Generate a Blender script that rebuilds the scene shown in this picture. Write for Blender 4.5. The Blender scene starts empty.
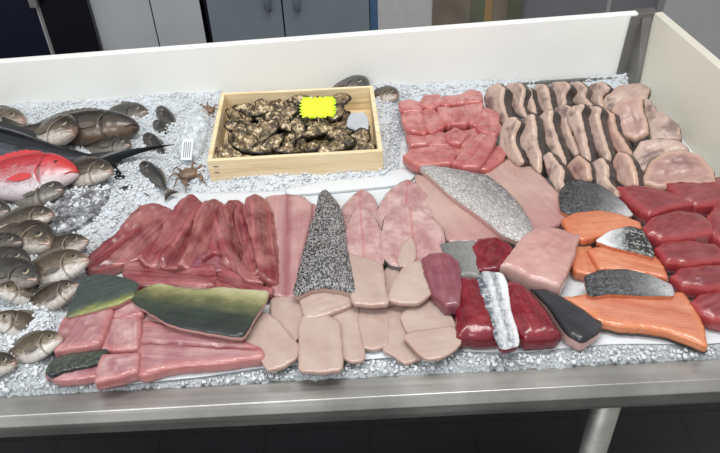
import bpy, bmesh, math, random
import numpy as np
from mathutils import Vector, Matrix, noise
from mathutils.geometry import delaunay_2d_cdt

rnd = random.Random(7)
scene = bpy.context.scene
COL = scene.collection
scene.view_settings.view_transform = 'Standard'
scene.view_settings.look = 'None'

# ------------------------------------------------------------------ camera
H, F = 0.75, 675.0
RC = Matrix.Rotation(math.radians(90 - 37.5), 3, 'X') @ Matrix.Rotation(math.radians(-2.5), 3, 'Z')
EYE = Vector((0, 0, H))
cd = bpy.data.cameras.new('camera'); cam = bpy.data.objects.new('camera', cd); COL.objects.link(cam)
cam.location = EYE; cam.rotation_euler = RC.to_euler()
cd.sensor_width = 36; cd.lens = F / 720 * 36; cd.clip_start = .01
scene.camera = cam

def ray(px, py):
    return RC @ Vector(((px - 360) / F, -(py - 226.5) / F, -1))
def P(px, py, z):
    d = ray(px, py)
    return EYE + d * ((z - H) / d.z)
def PP(px, py, p0, n):
    d = ray(px, py)
    return EYE + d * ((p0 - EYE).dot(n) / d.dot(n))
RCi = RC.transposed()
def proj(p):
    q = RCi @ (Vector(p) - EYE)
    return (360 - F * q.x / q.z, 226.5 + F * q.y / q.z)

# ------------------------------------------------------------------ materials
def lin(c, k=1.0):
    out = []
    for v in c[:3]:
        v = v / 255
        v = v / 12.92 if v <= .04045 else ((v + .055) / 1.055) ** 2.4
        out.append(min(1, v * k))
    return (*out, 1)

def tint(c, k=1.0, sat=.84):
    l = .3 * c[0] + .59 * c[1] + .11 * c[2]
    return lin([l + (v - l) * sat for v in c], k)
class NT:
    def __init__(s, name):
        s.m = bpy.data.materials.new(name); s.m.use_nodes = True
        s.t = s.m.node_tree; s.t.nodes.clear()
        s.out = s.t.nodes.new('ShaderNodeOutputMaterial')
    def n(s, typ, ins=None, **props):
        nd = s.t.nodes.new('ShaderNode' + typ)
        for k, v in props.items(): setattr(nd, k, v)
        for k, v in (ins or {}).items():
            if isinstance(v, bpy.types.NodeSocket): s.t.links.new(v, nd.inputs[k])
            else: nd.inputs[k].default_value = v
        return nd
    def attr(s, name): return s.n('Attribute', attribute_name=name).outputs['Vector']
    def sep(s, v):
        q = s.n('SeparateXYZ', {0: v}); return q.outputs[0], q.outputs[1], q.outputs[2]
    def math(s, op, a, b=0.0, c=0.0):
        return s.n('Math', {0: a, 1: b, 2: c}, operation=op).outputs[0]
    def mix(s, fac, a, b, blend='MIX'):
        q = s.n('Mix', {0: fac, 6: a, 7: b}, data_type='RGBA', blend_type=blend); return q.outputs[2]
    def ramp(s, fac, stops, interp='LINEAR'):
        q = s.n('ValToRGB', {0: fac}); r = q.color_ramp; r.interpolation = interp
        while len(r.elements) < len(stops): r.elements.new(.5)
        for e, (p, c) in zip(r.elements, stops):
            e.position = p; e.color = c if not isinstance(c, (int, float)) else (c, c, c, 1)
        return q.outputs[0]
    def noise(s, vec, scale, detail=3, rough=.55, dist=0):
        return s.n('TexNoise', {'Vector': vec, 'Scale': scale, 'Detail': detail, 'Roughness': rough, 'Distortion': dist}).outputs[0]
    def scale(s, vec, v):
        return s.n('VectorMath', {0: vec, 1: v}, operation='MULTIPLY').outputs[0]
    def rand_off(s, vec):
        r = s.n('ObjectInfo').outputs['Random']
        return s.n('VectorMath', {0: vec, 1: s.n('CombineXYZ', {0: s.math('MULTIPLY', r, 3.1), 1: s.math('MULTIPLY', r, 7.7), 2: r}).outputs[0]}, operation='ADD').outputs[0]
    def finish(s, col, rough=.35, bump=None, bstr=.3, bdist=.002, **kw):
        ins = {'Base Color': col, 'Roughness': rough}
        for k, v in kw.items(): ins[k.replace('_', ' ')] = v
        if bump is not None:
            ins['Normal'] = s.n('Bump', {'Strength': bstr, 'Distance': bdist, 'Height': bump}).outputs[0]
        b = s.n('BsdfPrincipled', ins)
        s.t.links.new(b.outputs[0], s.out.inputs[0])
        return s.m

def simple(name, c, rough=.5, metal=0, nscale=40, namt=.12, bump=.1, k=1.0, **kw):
    s = NT(name); tc = s.n('TexCoord').outputs['Object']
    nz = s.noise(tc, nscale, 4)
    c0 = lin(c, k); d = lin([v * (1 - namt) for v in c], k)
    col = s.mix(s.ramp(nz, [(.3, 0.0), (.7, 1.0)]), d, c0)
    return s.finish(col, rough, nz, bump, .001, Metallic=metal, **kw)

def flesh(name, main, dark, light, streak=(6, 90, .7), lines=None, mott=(18, .5), edge=None, mid=None, end=None, blotch=None, rough=.3, bump=.5, k=.84, coat=.5, fine=.3, sat=.84):
    """wet fish flesh: streaks along u, optional muscle lines, edge and mid-line tints"""
    s = NT(name); lin = lambda c, k=1.0: tint(c, k, sat)
    uv = s.rand_off(s.attr('uvm')); un, vn, ed = s.sep(s.attr('nrm'))
    st = s.noise(s.scale(uv, (streak[0], streak[1], 20)), 1.0, 3, .6, .4)
    st2 = s.noise(s.scale(uv, (streak[0] * 2.2, streak[1] * 2.8, 30)), 1.0, 2, .6, .3)
    mo = s.noise(uv, mott[0], 3)
    col = s.mix(s.math('MULTIPLY', s.ramp(st, [(.35, 0.0), (.68, 1.0)]), streak[2]), lin(main, k), lin(dark, k))
    col = s.mix(s.math('MULTIPLY', s.ramp(mo, [(.42, 0.0), (.7, 1.0)]), mott[1]), col, lin(light, k))
    col = s.mix(s.math('MULTIPLY', s.ramp(st2, [(.5, 0.0), (.7, 1.0)]), fine), col, lin(dark, k))
    col = s.mix(s.math('MULTIPLY', s.ramp(st2, [(.30, 1.0), (.44, 0.0)]), fine * .8), col, lin(light, k))
    if blotch:
        bl = s.noise(uv, blotch[1], 2)
        col = s.mix(s.math('MULTIPLY', s.ramp(bl, [(.52, 0.0), (.66, 1.0)]), blotch[2]), col, lin(blotch[0], k))
    if lines:     # (frequency per metre, amount, colour, bend)
        u, v, _ = s.sep(s.attr('uvm'))
        vv = s.math('ABSOLUTE', s.math('SUBTRACT', vn, .5))
        w = s.math('ADD', u, s.math('MULTIPLY', vv, lines[3]))
        w = s.math('ADD', w, s.math('MULTIPLY', s.noise(s.attr('uvm'), 30, 2), .012))
        sn = s.math('SINE', s.math('MULTIPLY', w, lines[0] * 6.283))
        lm = s.math('MULTIPLY', s.ramp(sn, [(.55, 0.0), (.98, 1.0)]), lines[1])
        col = s.mix(lm, col, lin(lines[2], k))
    if mid:       # (colour, centre, width, amount)
        q = s.math('ABSOLUTE', s.math('SUBTRACT', s.math('ADD', vn, s.math('MULTIPLY', s.math('SUBTRACT', mo, .5), .12)), mid[1]))
        m = s.math('MULTIPLY', s.ramp(q, [(0, 1.0), (mid[2], 0.0)]), mid[3])
        col = s.mix(m, col, lin(mid[0], k))
    if end:       # (colour, from, to, amount) along u
        m = s.math('MULTIPLY', s.n('MapRange', {0: s.math('ADD', un, s.math('MULTIPLY', s.math('SUBTRACT', mo, .5), .3)), 1: end[1], 2: end[2]}).outputs[0], end[3])
        col = s.mix(m, col, lin(end[0], k))
    if edge:      # (colour, width m, amount)
        q = s.math('ADD', ed, s.math('MULTIPLY', s.math('SUBTRACT', mo, .5), edge[1] * .6))
        m = s.math('MULTIPLY', s.n('MapRange', {0: q, 1: 0.0, 2: edge[1], 3: 1.0, 4: 0.0}).outputs[0], edge[2])
        col = s.mix(m, col, lin(edge[0], k))
    r = s.n('MapRange', {0: mo, 1: .3, 2: .7, 3: rough * .75, 4: rough * 1.4}).outputs[0]
    cn = s.n('Bump', {'Strength': .6, 'Distance': .002, 'Height': s.noise(s.scale(uv, (70, 150, 60)), 1.0, 3, .6)}).outputs[0]
    return s.finish(col, r, st, bump, .0016, Specular_IOR_Level=.4, Coat_Weight=coat, Coat_Roughness=.12, Coat_Normal=cn)

def skin(name, back, belly, spot=None, scales=0, grad=(.2, .8), rough=.3, sp_amt=.8, bump=.4, k=1.0, axis='v', nsc=(60, 60)):
    """fish skin: gradient across the fillet with scale cells and mottling"""
    s = NT(name); uv = s.rand_off(s.attr('uvm')); un, vn, ed = s.sep(s.attr('nrm'))
    n1 = s.noise(s.scale(uv, (nsc[0], nsc[1], 20)), 1.0, 4, .65)
    g = s.math('ADD', vn if axis == 'v' else un, s.math('MULTIPLY', s.math('SUBTRACT', n1, .5), .45))
    if isinstance(back, list):
        col = s.ramp(g, [(p, lin(c, k)) for p, c in back])
    else:
        col = s.ramp(g, [(grad[0], lin(back, k)), (grad[1], lin(belly, k))])
    h = n1
    if scales:
        vo = s.n('TexVoronoi', {'Vector': s.scale(s.attr('uvm'), (scales, scales * 1.35, 1)), 'Scale': 1.0}, feature='DISTANCE_TO_EDGE').outputs[0]
        vc = s.n('TexVoronoi', {'Vector': s.scale(s.attr('uvm'), (scales, scales * 1.35, 1)), 'Scale': 1.0}).outputs['Color']
        col = s.mix(s.math('MULTIPLY', s.ramp(s.sep(vc)[0], [(.35, 0.0), (.75, 1.0)]), sp_amt), col, lin(spot, k))
        col = s.mix(s.ramp(vo, [(.0, .55), (.1, 0.0)]), col, lin((30, 30, 32)))
        h = s.math('ADD', s.ramp(vo, [(0, 0.0), (.25, 1.0)]), s.math('MULTIPLY', n1, .4))
    elif spot:
        n2 = s.noise(uv, 160, 3, .7)
        col = s.mix(s.math('MULTIPLY', s.ramp(n2, [(.5, 0.0), (.62, 1.0)]), sp_amt), col, lin(spot, k))
    return s.finish(col, rough, h, bump, .0012, Specular_IOR_Level=.5)

def fishmat(name, back, side, belly, head=None, stripe=0, rough=.24, k=.82, red=None):
    s = NT(name); fs = s.attr('fs'); t, dn, sd = s.sep(fs)
    off = s.rand_off(fs)
    nz = s.noise(s.scale(off, (16, 6, 3)), 1.0, 5, .68)
    g = s.math('ADD', s.math('MULTIPLY_ADD', dn, .5, .5), s.math('MULTIPLY', s.math('SUBTRACT', nz, .5), .75))
    col = s.ramp(g, [(.20, lin(belly, k)), (.42, lin(side, k)), (.68, lin(back, k))])
    col = s.mix(s.math('MULTIPLY', s.ramp(s.noise(s.scale(off, (40, 12, 6)), 1.0, 3), [(.55, 0.0), (.72, 1.0)]), .5), col, lin([c * .5 for c in side], k))
    if stripe:
        w = s.math('SINE', s.math('MULTIPLY', t, 75.0))
        col = s.mix(s.math('MULTIPLY', s.ramp(w, [(.3, 0.0), (.9, 1.0)]), stripe), col, lin([c * .55 for c in side], k))
    if head:
        hm = s.n('MapRange', {0: s.math('ADD', t, s.math('MULTIPLY', s.math('SUBTRACT', nz, .5), .25)), 1: .0, 2: head[1], 3: head[2], 4: 0.0}).outputs[0]
        if red: hm = s.math('MULTIPLY', hm, s.ramp(s.math('MULTIPLY_ADD', dn, .5, .5), [(.25, .15), (.6, 1.0)]))
        col = s.mix(hm, col, lin(head[0], k))
    # dark scalloped line behind the gill cover
    gl = s.math('ABSOLUTE', s.math('SUBTRACT', s.math('ADD', t, s.math('MULTIPLY', s.math('MULTIPLY', dn, dn), .05)), .29))
    col = s.mix(s.ramp(gl, [(.0, .6), (.022, 0.0)]), col, lin([c * .35 for c in side], k))
    vo = s.n('TexVoronoi', {'Vector': s.scale(fs, (60, 16, 3)), 'Scale': 1.0}, feature='DISTANCE_TO_EDGE').outputs[0]
    sc = s.math('MULTIPLY', s.ramp(vo, [(0, .35), (.2, 0.0)]), s.ramp(t, [(.28, 0.0), (.32, 1.0)]))
    col = s.mix(sc, col, lin([c * .5 for c in side], k))
    return s.finish(col, rough, s.math('ADD', nz, s.math('MULTIPLY', sc, -.6)), .3, .0012, Specular_IOR_Level=.55)

M = {}
M['red'] = flesh('dark red fillet flesh', (152, 60, 66), (84, 18, 30), (206, 142, 134), (5, 110, .9), sat=.96, mott=(16, .55), edge=((186, 116, 112), .004, .5), blotch=((112, 36, 48), 26, .6))
M['red2'] = flesh('striated red fillet flesh', (166, 72, 78), (100, 26, 38), (212, 152, 146), (3, 230, .95), sat=.94, mott=(14, .5), bump=.8)
M['pinkf'] = flesh('pink fillet with dark midline', (196, 142, 140), (172, 104, 108), (216, 174, 166), (4, 80, .6), mid=((150, 70, 80), .5, .16, .7))
M['pinkw'] = flesh('pale pink fillet', (194, 152, 142), (172, 122, 116), (212, 178, 166), (4, 40, .3), fine=.1, lines=(45, .18, (226, 192, 178), .3), mott=(12, .5), end=((178, 96, 102), .55, 1.1, .6))
M['pinkb'] = flesh('pink block flesh', (198, 142, 134), (176, 108, 104), (222, 178, 166), (5, 40, .3), fine=.1, mott=(14, .5), edge=((222, 178, 168), .006, .5))
M['chunk'] = flesh('pink chunk flesh', (182, 122, 124), (140, 78, 86), (224, 184, 180), (5, 60, .65), mott=(26, .7), edge=((206, 112, 110), .010, .6), blotch=((160, 84, 96), 40, .5))
M['longf'] = flesh('long pink belly fillet flesh', (186, 124, 128), (144, 80, 90), (222, 178, 172), (3, 70, .7), mid=((132, 44, 58), .56, .05, .9), mott=(24, .5), edge=((214, 116, 108), .014, .6))
M['steak'] = flesh('round fish steak flesh', (194, 142, 140), (160, 98, 102), (226, 190, 182), (20, 40, .7), lines=(48, .4, (226, 196, 188), .9), mott=(30, .7), edge=((226, 186, 180), .0028, .7), mid=((196, 92, 96), .5, .04, .6), blotch=((168, 104, 108), 34, .6))
M['beige'] = flesh(k=.70, fine=.15, *('pale beige slice', (206, 176, 162), (194, 156, 144), (222, 198, 184), (5, 26, .5)), mott=(10, .6), edge=((214, 164, 146), .006, .5), rough=.34, bump=.15)
M['mauve'] = flesh('mauve tuna flesh', (150, 74, 88), (116, 46, 62), (176, 108, 112), (6, 60, .6), mott=(18, .5))
M['tuna'] = flesh('deep red tuna flesh', (128, 20, 36), (66, 8, 20), (180, 62, 70), (7, 70, .6), mott=(22, .35), edge=((120, 18, 36), .012, .5), rough=.22, sat=.97)
M['tunas'] = flesh('red tuna steak flesh', (144, 54, 60), (106, 34, 42), (172, 90, 90), (8, 40, .6), sat=.92, mott=(14, .45), edge=((186, 62, 66), .010, .7), rough=.3)
M['cube'] = flesh('pink red cube flesh', (196, 104, 100), (158, 62, 66), (230, 156, 146), (10, 50, .6), mott=(26, .6), edge=((222, 92, 84), .006, .4), rough=.26)
M['salmon'] = flesh('orange salmon flesh', (214, 116, 76), (192, 88, 52), (238, 160, 118), (5, 60, .45), lines=(75, .4, (246, 176, 128), .25), mott=(16, .5), edge=((232, 106, 56), .008, .5), rough=.26)
M['salmon2'] = flesh('long salmon fillet flesh', (212, 122, 90), (192, 90, 64), (240, 172, 138), (4, 50, .4), fine=.15, lines=(70, .28, (244, 178, 138), .3), mid=((200, 92, 68), .5, .1, .5), mott=(14, .5), edge=((240, 134, 74), .016, .7), rough=.26)
M['shark'] = flesh('cream shark steak flesh', (204, 172, 156), (164, 128, 118), (224, 194, 176), (14, 22, .6), mott=(20, .6), edge=((226, 190, 166), .005, .8), blotch=((112, 84, 80), 30, .75), rough=.36, k=.78, coat=.2)
M['sharkp'] = flesh('pink shark steak flesh', (190, 144, 134), (148, 102, 98), (212, 172, 156), (14, 22, .6), mott=(20, .6), edge=((224, 178, 150), .014, .85), blotch=((134, 84, 82), 24, .7), rough=.34, k=.78, coat=.25)
M['sharkskin'] = skin('dark shark skin', (62, 56, 54), (98, 88, 84), rough=.35)
M['seabass'] = skin('silver black scaled skin', (32, 32, 35), (66, 63, 65), (176, 172, 172), 380, sp_amt=.75, rough=.28)
M['bigscale'] = skin('pale silver scaled skin', [(.0, (196, 190, 186)), (.3, (166, 162, 160)), (.75, (130, 128, 128)), (1, (76, 78, 82))], None, (184, 180, 178), 125, sp_amt=.5, rough=.25, bump=.7)
M['silver'] = skin('silver mottled skin', [(.2, (80, 84, 90)), (.45, (190, 192, 196)), (.6, (120, 124, 130)), (.8, (214, 214, 216))], None, (226, 226, 228), 0, sp_amt=.5, rough=.2, nsc=(60, 130))
M['greyskin'] = skin('dull grey skin', (108, 108, 106), (132, 130, 128), (90, 92, 90), 0, rough=.35, sp_amt=.4)
M['blackskin'] = skin('black smooth skin', (34, 34, 38), (56, 54, 58), None, 0, rough=.3)
M['salmskin'] = skin('dark salmon skin', [(.1, (40, 42, 46)), (.5, (64, 66, 70)), (.75, (120, 122, 124)), (1.0, (206, 204, 204))], None, (140, 140, 140), 330, sp_amt=.28, rough=.25, axis='u')
M['speckskin'] = skin('speckled salmon skin', [(.1, (210, 210, 210)), (.35, (150, 152, 154)), (.5, (50, 50, 50)), (1.0, (40, 40, 38))], None, (208, 208, 204), 0, sp_amt=.45, rough=.25, axis='u')
M['mahi'] = skin('green yellow dorado skin', [(.05, (34, 40, 38)), (.40, (46, 54, 44)), (.58, (84, 86, 56)), (.80, (146, 142, 100)), (1.0, (182, 176, 142))], None, None, 0, rough=.28, nsc=(22, 40))
M['mahid'] = skin('dark slate dorado skin', [(.0, (140, 138, 76)), (.10, (100, 106, 66)), (.22, (60, 68, 62)), (1.0, (58, 66, 66))], None, (76, 84, 82), 0, sp_amt=.4, rough=.3, nsc=(22, 40))
M['mahis'] = skin('dark wet edge skin', (40, 46, 46), (60, 66, 60), (92, 98, 72), 0, sp_amt=.5, rough=.25)
M['pinkskin'] = skin('thin pale skin', (214, 170, 164), (200, 140, 138), rough=.3)

M['bream'] = fishmat('grey sea bream', (54, 48, 38), (104, 92, 76), (204, 196, 186), ((160, 130, 112), .06, .7), .12)
M['breamd'] = fishmat('dark sea bream', (50, 48, 44), (88, 84, 78), (140, 134, 126), ((110, 98, 88), .06, .6), .2)
M['breamp'] = fishmat('pale sea bream', (74, 64, 48), (138, 124, 104), (222, 216, 208), ((204, 166, 150), .07, .7), .08)
M['grouper'] = fishmat('dark brown grouper', (42, 38, 34), (78, 66, 56), (108, 88, 72), ((70, 54, 46), .1, .6), 0)
M['snapper'] = fishmat('red snapper', (190, 46, 54), (206, 148, 152), (216, 206, 210), ((206, 58, 58), .34, .95), 0, k=.82, red=True)
M['bonito'] = fishmat('blue black bonito', (14, 17, 25), (24, 28, 36), (90, 94, 100), None, 0, rough=.14)
M['slim'] = fishmat('small charcoal fish', (40, 38, 38), (62, 60, 58), (96, 92, 88), None, .1)
M['fin'] = simple('dark fin', (92, 86, 76), .35)
M['finred'] = simple('red fin', (196, 60, 64), .35)
M['findark'] = simple('black fin', (36, 38, 40), .25)
M['iris'] = simple('silver iris', (150, 142, 118), .15)
M['irisred'] = simple('red iris', (176, 52, 44), .15)
M['pupil'] = simple('black pupil', (10, 10, 12), .06)
M['lips'] = simple('pale lips', (204, 170, 156), .3)
M['gill'] = simple('gill membrane', (140, 124, 110), .3)
M['mouthd'] = simple('dark mouth', (54, 36, 32), .3)

M['paper'] = simple('white paper', (208, 211, 214), .55, nscale=12, namt=.03, bump=.05)
M['panel'] = simple('white plastic panel', (240, 240, 236), .3, nscale=6, namt=.02, bump=.02)
M['panelr'] = simple('ivory plastic panel', (214, 210, 196), .35, nscale=6, namt=.03, bump=.02)
def steel(name, c, rough, metal=.85):
    s = NT(name); tc = s.n('TexCoord').outputs['Object']
    nz = s.noise(s.scale(tc, (3, 90, 90)), 1.0, 3)
    n2 = s.noise(tc, 9, 4)
    col = s.mix(s.ramp(n2, [(.35, 0.0), (.7, 1.0)]), lin([v * .82 for v in c]), lin(c))
    r = s.n('MapRange', {0: nz, 1: .3, 2: .7, 3: rough * .8, 4: rough * 1.3}).outputs[0]
    return s.finish(col, r, nz, .08, .0006, Metallic=metal)
M['steel'] = steel('brushed stainless steel', (178, 176, 172), .40)
M['steeld'] = steel('dull stainless steel', (128, 126, 124), .45, .45)
def wood():
    s = NT('pale pine wood'); tc = s.rand_off(s.n('TexCoord').outputs['Object'])
    g = s.noise(s.scale(tc, (5, 60, 90)), 1.0, 4, .6, 1.2)
    col = s.ramp(g, [(.25, lin((200, 172, 128))), (.5, lin((226, 204, 164))), (.75, lin((238, 220, 186)))])
    return s.finish(col, .6, g, .15, .001)
M['wood'] = wood()
def oystermat():
    s = NT('rough oyster shell'); tc = s.rand_off(s.n('TexCoord').outputs['Object'])
    n1 = s.noise(tc, 55, 4, .7); n2 = s.noise(tc, 170, 3, .7)
    col = s.ramp(s.math('ADD', s.math('MULTIPLY', n1, .65), s.math('MULTIPLY', n2, .35)), [(.36, lin((26, 23, 19))), (.46, lin((74, 62, 46))), (.53, lin((142, 118, 84))), (.60, lin((232, 214, 178)))])
    return s.finish(col, .35, s.math('ADD', n1, n2), .7, .003)
M['oyster'] = oystermat()
M['oysterd'] = simple('dark oyster shell', (66, 58, 46), .3, nscale=70, namt=.6, bump=.6)
M['lime'] = simple('fluorescent lime card', (214, 250, 10), .5, namt=.03)
M['crab'] = simple('brown crab shell', (132, 104, 82), .4, nscale=90, namt=.35, bump=.4)
M['cardg'] = simple('grey white card', (176, 180, 184), .4, namt=.1)
M['tag'] = simple('white plastic tag', (206, 209, 212), .4, namt=.02)
M['print'] = simple('grey print', (130, 134, 140), .5)
def bagmat():
    s = NT('clear crumpled plastic'); tc = s.n('TexCoord').outputs['Object']
    nz = s.noise(tc, 60, 3)
    tr = s.n('BsdfTransparent', {0: (.93, .95, .96, 1)}).outputs[0]
    b = s.n('BsdfPrincipled', {'Base Color': (.86, .89, .91, 1), 'Roughness': .12, 'Normal': s.n('Bump', {'Strength': .8, 'Distance': .004, 'Height': nz}).outputs[0]}).outputs[0]
    f = s.ramp(nz, [(.35, .2), (.65, .6)])
    mx = s.n('MixShader', {0: f, 1: tr, 2: b})
    s.t.links.new(mx.outputs[0], s.out.inputs[0]); return s.m
M['bag'] = bagmat()
def icemat(name, tr, c):
    s = NT(name); tc = s.n('TexCoord').outputs['Object']
    n1 = s.noise(tc, 16, 3); n2 = s.noise(tc, 260, 3, .7)
    col = s.mix(s.ramp(n1, [(.3, 0.0), (.7, 1.0)]), lin([v * .9 for v in c]), lin(c))
    col = s.mix(s.ramp(n2, [(.4, .25), (.6, 0.0)]), col, lin([v * .8 for v in c]))
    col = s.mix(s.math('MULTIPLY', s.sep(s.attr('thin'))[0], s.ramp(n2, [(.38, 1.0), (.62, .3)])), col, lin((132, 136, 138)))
    return s.finish(col, .2, n2, .6, .003, Transmission_Weight=tr, IOR=1.31)
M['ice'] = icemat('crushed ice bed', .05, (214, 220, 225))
M['icec'] = icemat('ice pieces', .12, (236, 239, 242))
def floormat():
    s = NT('black floor tile'); tc = s.n('TexCoord').outputs['Object']
    br = s.n('TexBrick', {'Vector': tc, 'Color1': lin((21, 22, 24)), 'Color2': lin((26, 27, 29)), 'Mortar': lin((14, 14, 15)), 'Scale': 1.0, 'Mortar Size': .006, 'Brick Width': .3, 'Row Height': .3}, offset=0.0)
    nz = s.noise(tc, 8, 4)
    return s.finish(br.outputs[0], s.n('MapRange', {0: nz, 3: .25, 4: .6}).outputs[0], br.outputs[1], .3, .003)
M['floor'] = floormat()
M['navy'] = simple('navy lacquer', (10, 14, 34), .25, namt=.05, bump=.02)
M['navyd'] = simple('black blue lacquer', (5, 6, 18), .25, namt=.05, bump=.02)
M['greywall'] = simple('light grey panel', (172, 174, 178), .55, nscale=5, namt=.06, bump=.02)
M['greydoor'] = simple('slate grey door', (112, 120, 126), .5, nscale=5, namt=.05, bump=.02)
M['blue'] = simple('blue strip', (66, 92, 124), .4, namt=.05)
M['palegrey'] = simple('pale grey frame', (176, 176, 174), .5, namt=.04)
M['taupe'] = simple('taupe reflection', (120, 112, 100), .3, nscale=9, namt=.2)  # taupe, tan and olive: reflection tones painted on the glass door
M['tan'] = simple('tan reflection', (150, 122, 86), .4, namt=.1)
M['olive'] = simple('olive reflection', (98, 100, 84), .3, nscale=9, namt=.2)
M['charcoal'] = simple('charcoal wall', (112, 112, 116), .6, nscale=5, namt=.06, bump=.02)
M['midgrey'] = simple('mid grey wall', (168, 168, 168), .6, nscale=5, namt=.05, bump=.02)
M['ceil'] = simple('ceiling white', (225, 225, 222), .8, namt=.03)

# ------------------------------------------------------------------ object helpers
def tag(o, label=None, cat=None, group=None, kind=None):
    if label: o['label'] = label
    if cat: o['category'] = cat
    if group: o['group'] = group
    if kind: o['kind'] = kind
    return o
def mesh_obj(name, verts, faces, mat, parent=None, mw=None, smooth=True, attrs=None):
    me = bpy.data.meshes.new(name); me.from_pydata([tuple(v) for v in verts], [], faces); me.update()
    if smooth: me.polygons.foreach_set('use_smooth', [True] * len(me.polygons))
    for k, arr in (attrs or {}).items():
        a = me.attributes.new(k, 'FLOAT_VECTOR', 'POINT'); a.data.foreach_set('vector', np.asarray(arr, dtype=np.float32).ravel())
    me.materials.append(mat)
    o = bpy.data.objects.new(name, me); COL.objects.link(o)
    if parent is not None: o.parent = parent
    if mw is not None: o.matrix_world = mw
    return o
def empty(name, loc, label, cat, group=None):
    o = bpy.data.objects.new(name, None); o.location = loc; o.empty_display_size = .02; COL.objects.link(o)
    return tag(o, label, cat, group)
def bm_obj(name, bm, mat, parent=None, smooth=False, bevel=0):
    me = bpy.data.meshes.new(name)
    bmesh.ops.recalc_face_normals(bm, faces=bm.faces)
    bm.to_mesh(me); bm.free()
    if smooth: me.polygons.foreach_set('use_smooth', [True] * len(me.polygons))
    me.materials.append(mat)
    o = bpy.data.objects.new(name, me); COL.objects.link(o)
    if parent is not None: o.parent = parent; o.matrix_parent_inverse = Matrix.Translation(parent.location).inverted()
    if bevel:
        b = o.modifiers.new('bevel', 'BEVEL'); b.width = bevel; b.segments = 2
    return o
def hexa(bm, b, t):
    """solid between two quads"""
    vb = [bm.verts.new(p) for p in b]; vt = [bm.verts.new(p) for p in t]
    n = len(vb)
    bm.faces.new(vb[::-1]); bm.faces.new(vt)
    for i in range(n): bm.faces.new((vb[i], vb[(i + 1) % n], vt[(i + 1) % n], vt[i]))
def box(bm, x0, x1, y0, y1, z0, z1):
    hexa(bm, [(x0, y0, z0), (x1, y0, z0), (x1, y1, z0), (x0, y1, z0)], [(x0, y0, z1), (x1, y0, z1), (x1, y1, z1), (x0, y1, z1)])
def tube_data(path, radii, seg=8):
    V, Fc = [], []
    n = len(path)
    for i, p in enumerate(path):
        p = Vector(p); a = Vector(path[max(0, i - 1)]); b = Vector(path[min(n - 1, i + 1)])
        d = (b - a).normalized(); u = d.orthogonal().normalized() if i == 0 else (u - d * u.dot(d)).normalized()
        w = d.cross(u); r = radii[i] if isinstance(radii, (list, tuple)) else radii
        for k in range(seg):
            th = 2 * math.pi * k / seg; V.append(p + (u * math.cos(th) + w * math.sin(th)) * r)
    for i in range(n - 1):
        for k in range(seg):
            k2 = (k + 1) % seg
            Fc.append((i * seg + k, i * seg + k2, (i + 1) * seg + k2, (i + 1) * seg + k))
    Fc.append(tuple(range(seg))[::-1]); Fc.append(tuple((n - 1) * seg + k for k in range(seg)))
    return V, Fc

# ------------------------------------------------------------------ slabs of fish
def chaikin(pts, it=2, r=.2):
    pts = [np.array(p, float) for p in pts]
    for _ in range(it):
        q = []
        for i in range(len(pts)):
            a, b = pts[i], pts[(i + 1) % len(pts)]
            q += [a * (1 - r) + b * r, a * r + b * (1 - r)]
        pts = q
    return np.array(pts)
def resample(p, s):
    q = np.vstack([p, p[:1]]); d = np.r_[0, np.cumsum(np.linalg.norm(np.diff(q, axis=0), axis=1))]
    n = max(12, int(d[-1] / s)); t = np.linspace(0, d[-1], n, endpoint=False)
    return np.c_[np.interp(t, d, q[:, 0]), np.interp(t, d, q[:, 1])]
def area(p):
    x, y = p[:, 0], p[:, 1]; return .5 * np.sum(x * np.roll(y, -1) - y * np.roll(x, -1))
def normals2(p):
    t = np.roll(p, -1, 0) - np.roll(p, 1, 0); t /= np.linalg.norm(t, axis=1)[:, None] + 1e-12
    return np.c_[t[:, 1], -t[:, 0]]           # outward for CCW
def seg_dist(q, p):
    a = p; b = np.roll(p, -1, 0); ab = b - a
    t = ((q[:, None, :] - a[None]) * ab[None]).sum(2) / ((ab ** 2).sum(1)[None] + 1e-15)
    t = np.clip(t, 0, 1); c = a[None] + t[..., None] * ab[None]
    return np.sqrt(((q[:, None, :] - c) ** 2).sum(2)).min(1)
def inside(q, p):
    a = p; b = np.roll(p, -1, 0); r = np.zeros(len(q), bool)
    for (x0, y0), (x1, y1) in zip(a, b):
        m = (y0 > q[:, 1]) != (y1 > q[:, 1])
        if y1 != y0: r ^= m & (q[:, 0] < (x1 - x0) * (q[:, 1] - y0) / (y1 - y0) + x0)
    return r

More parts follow.
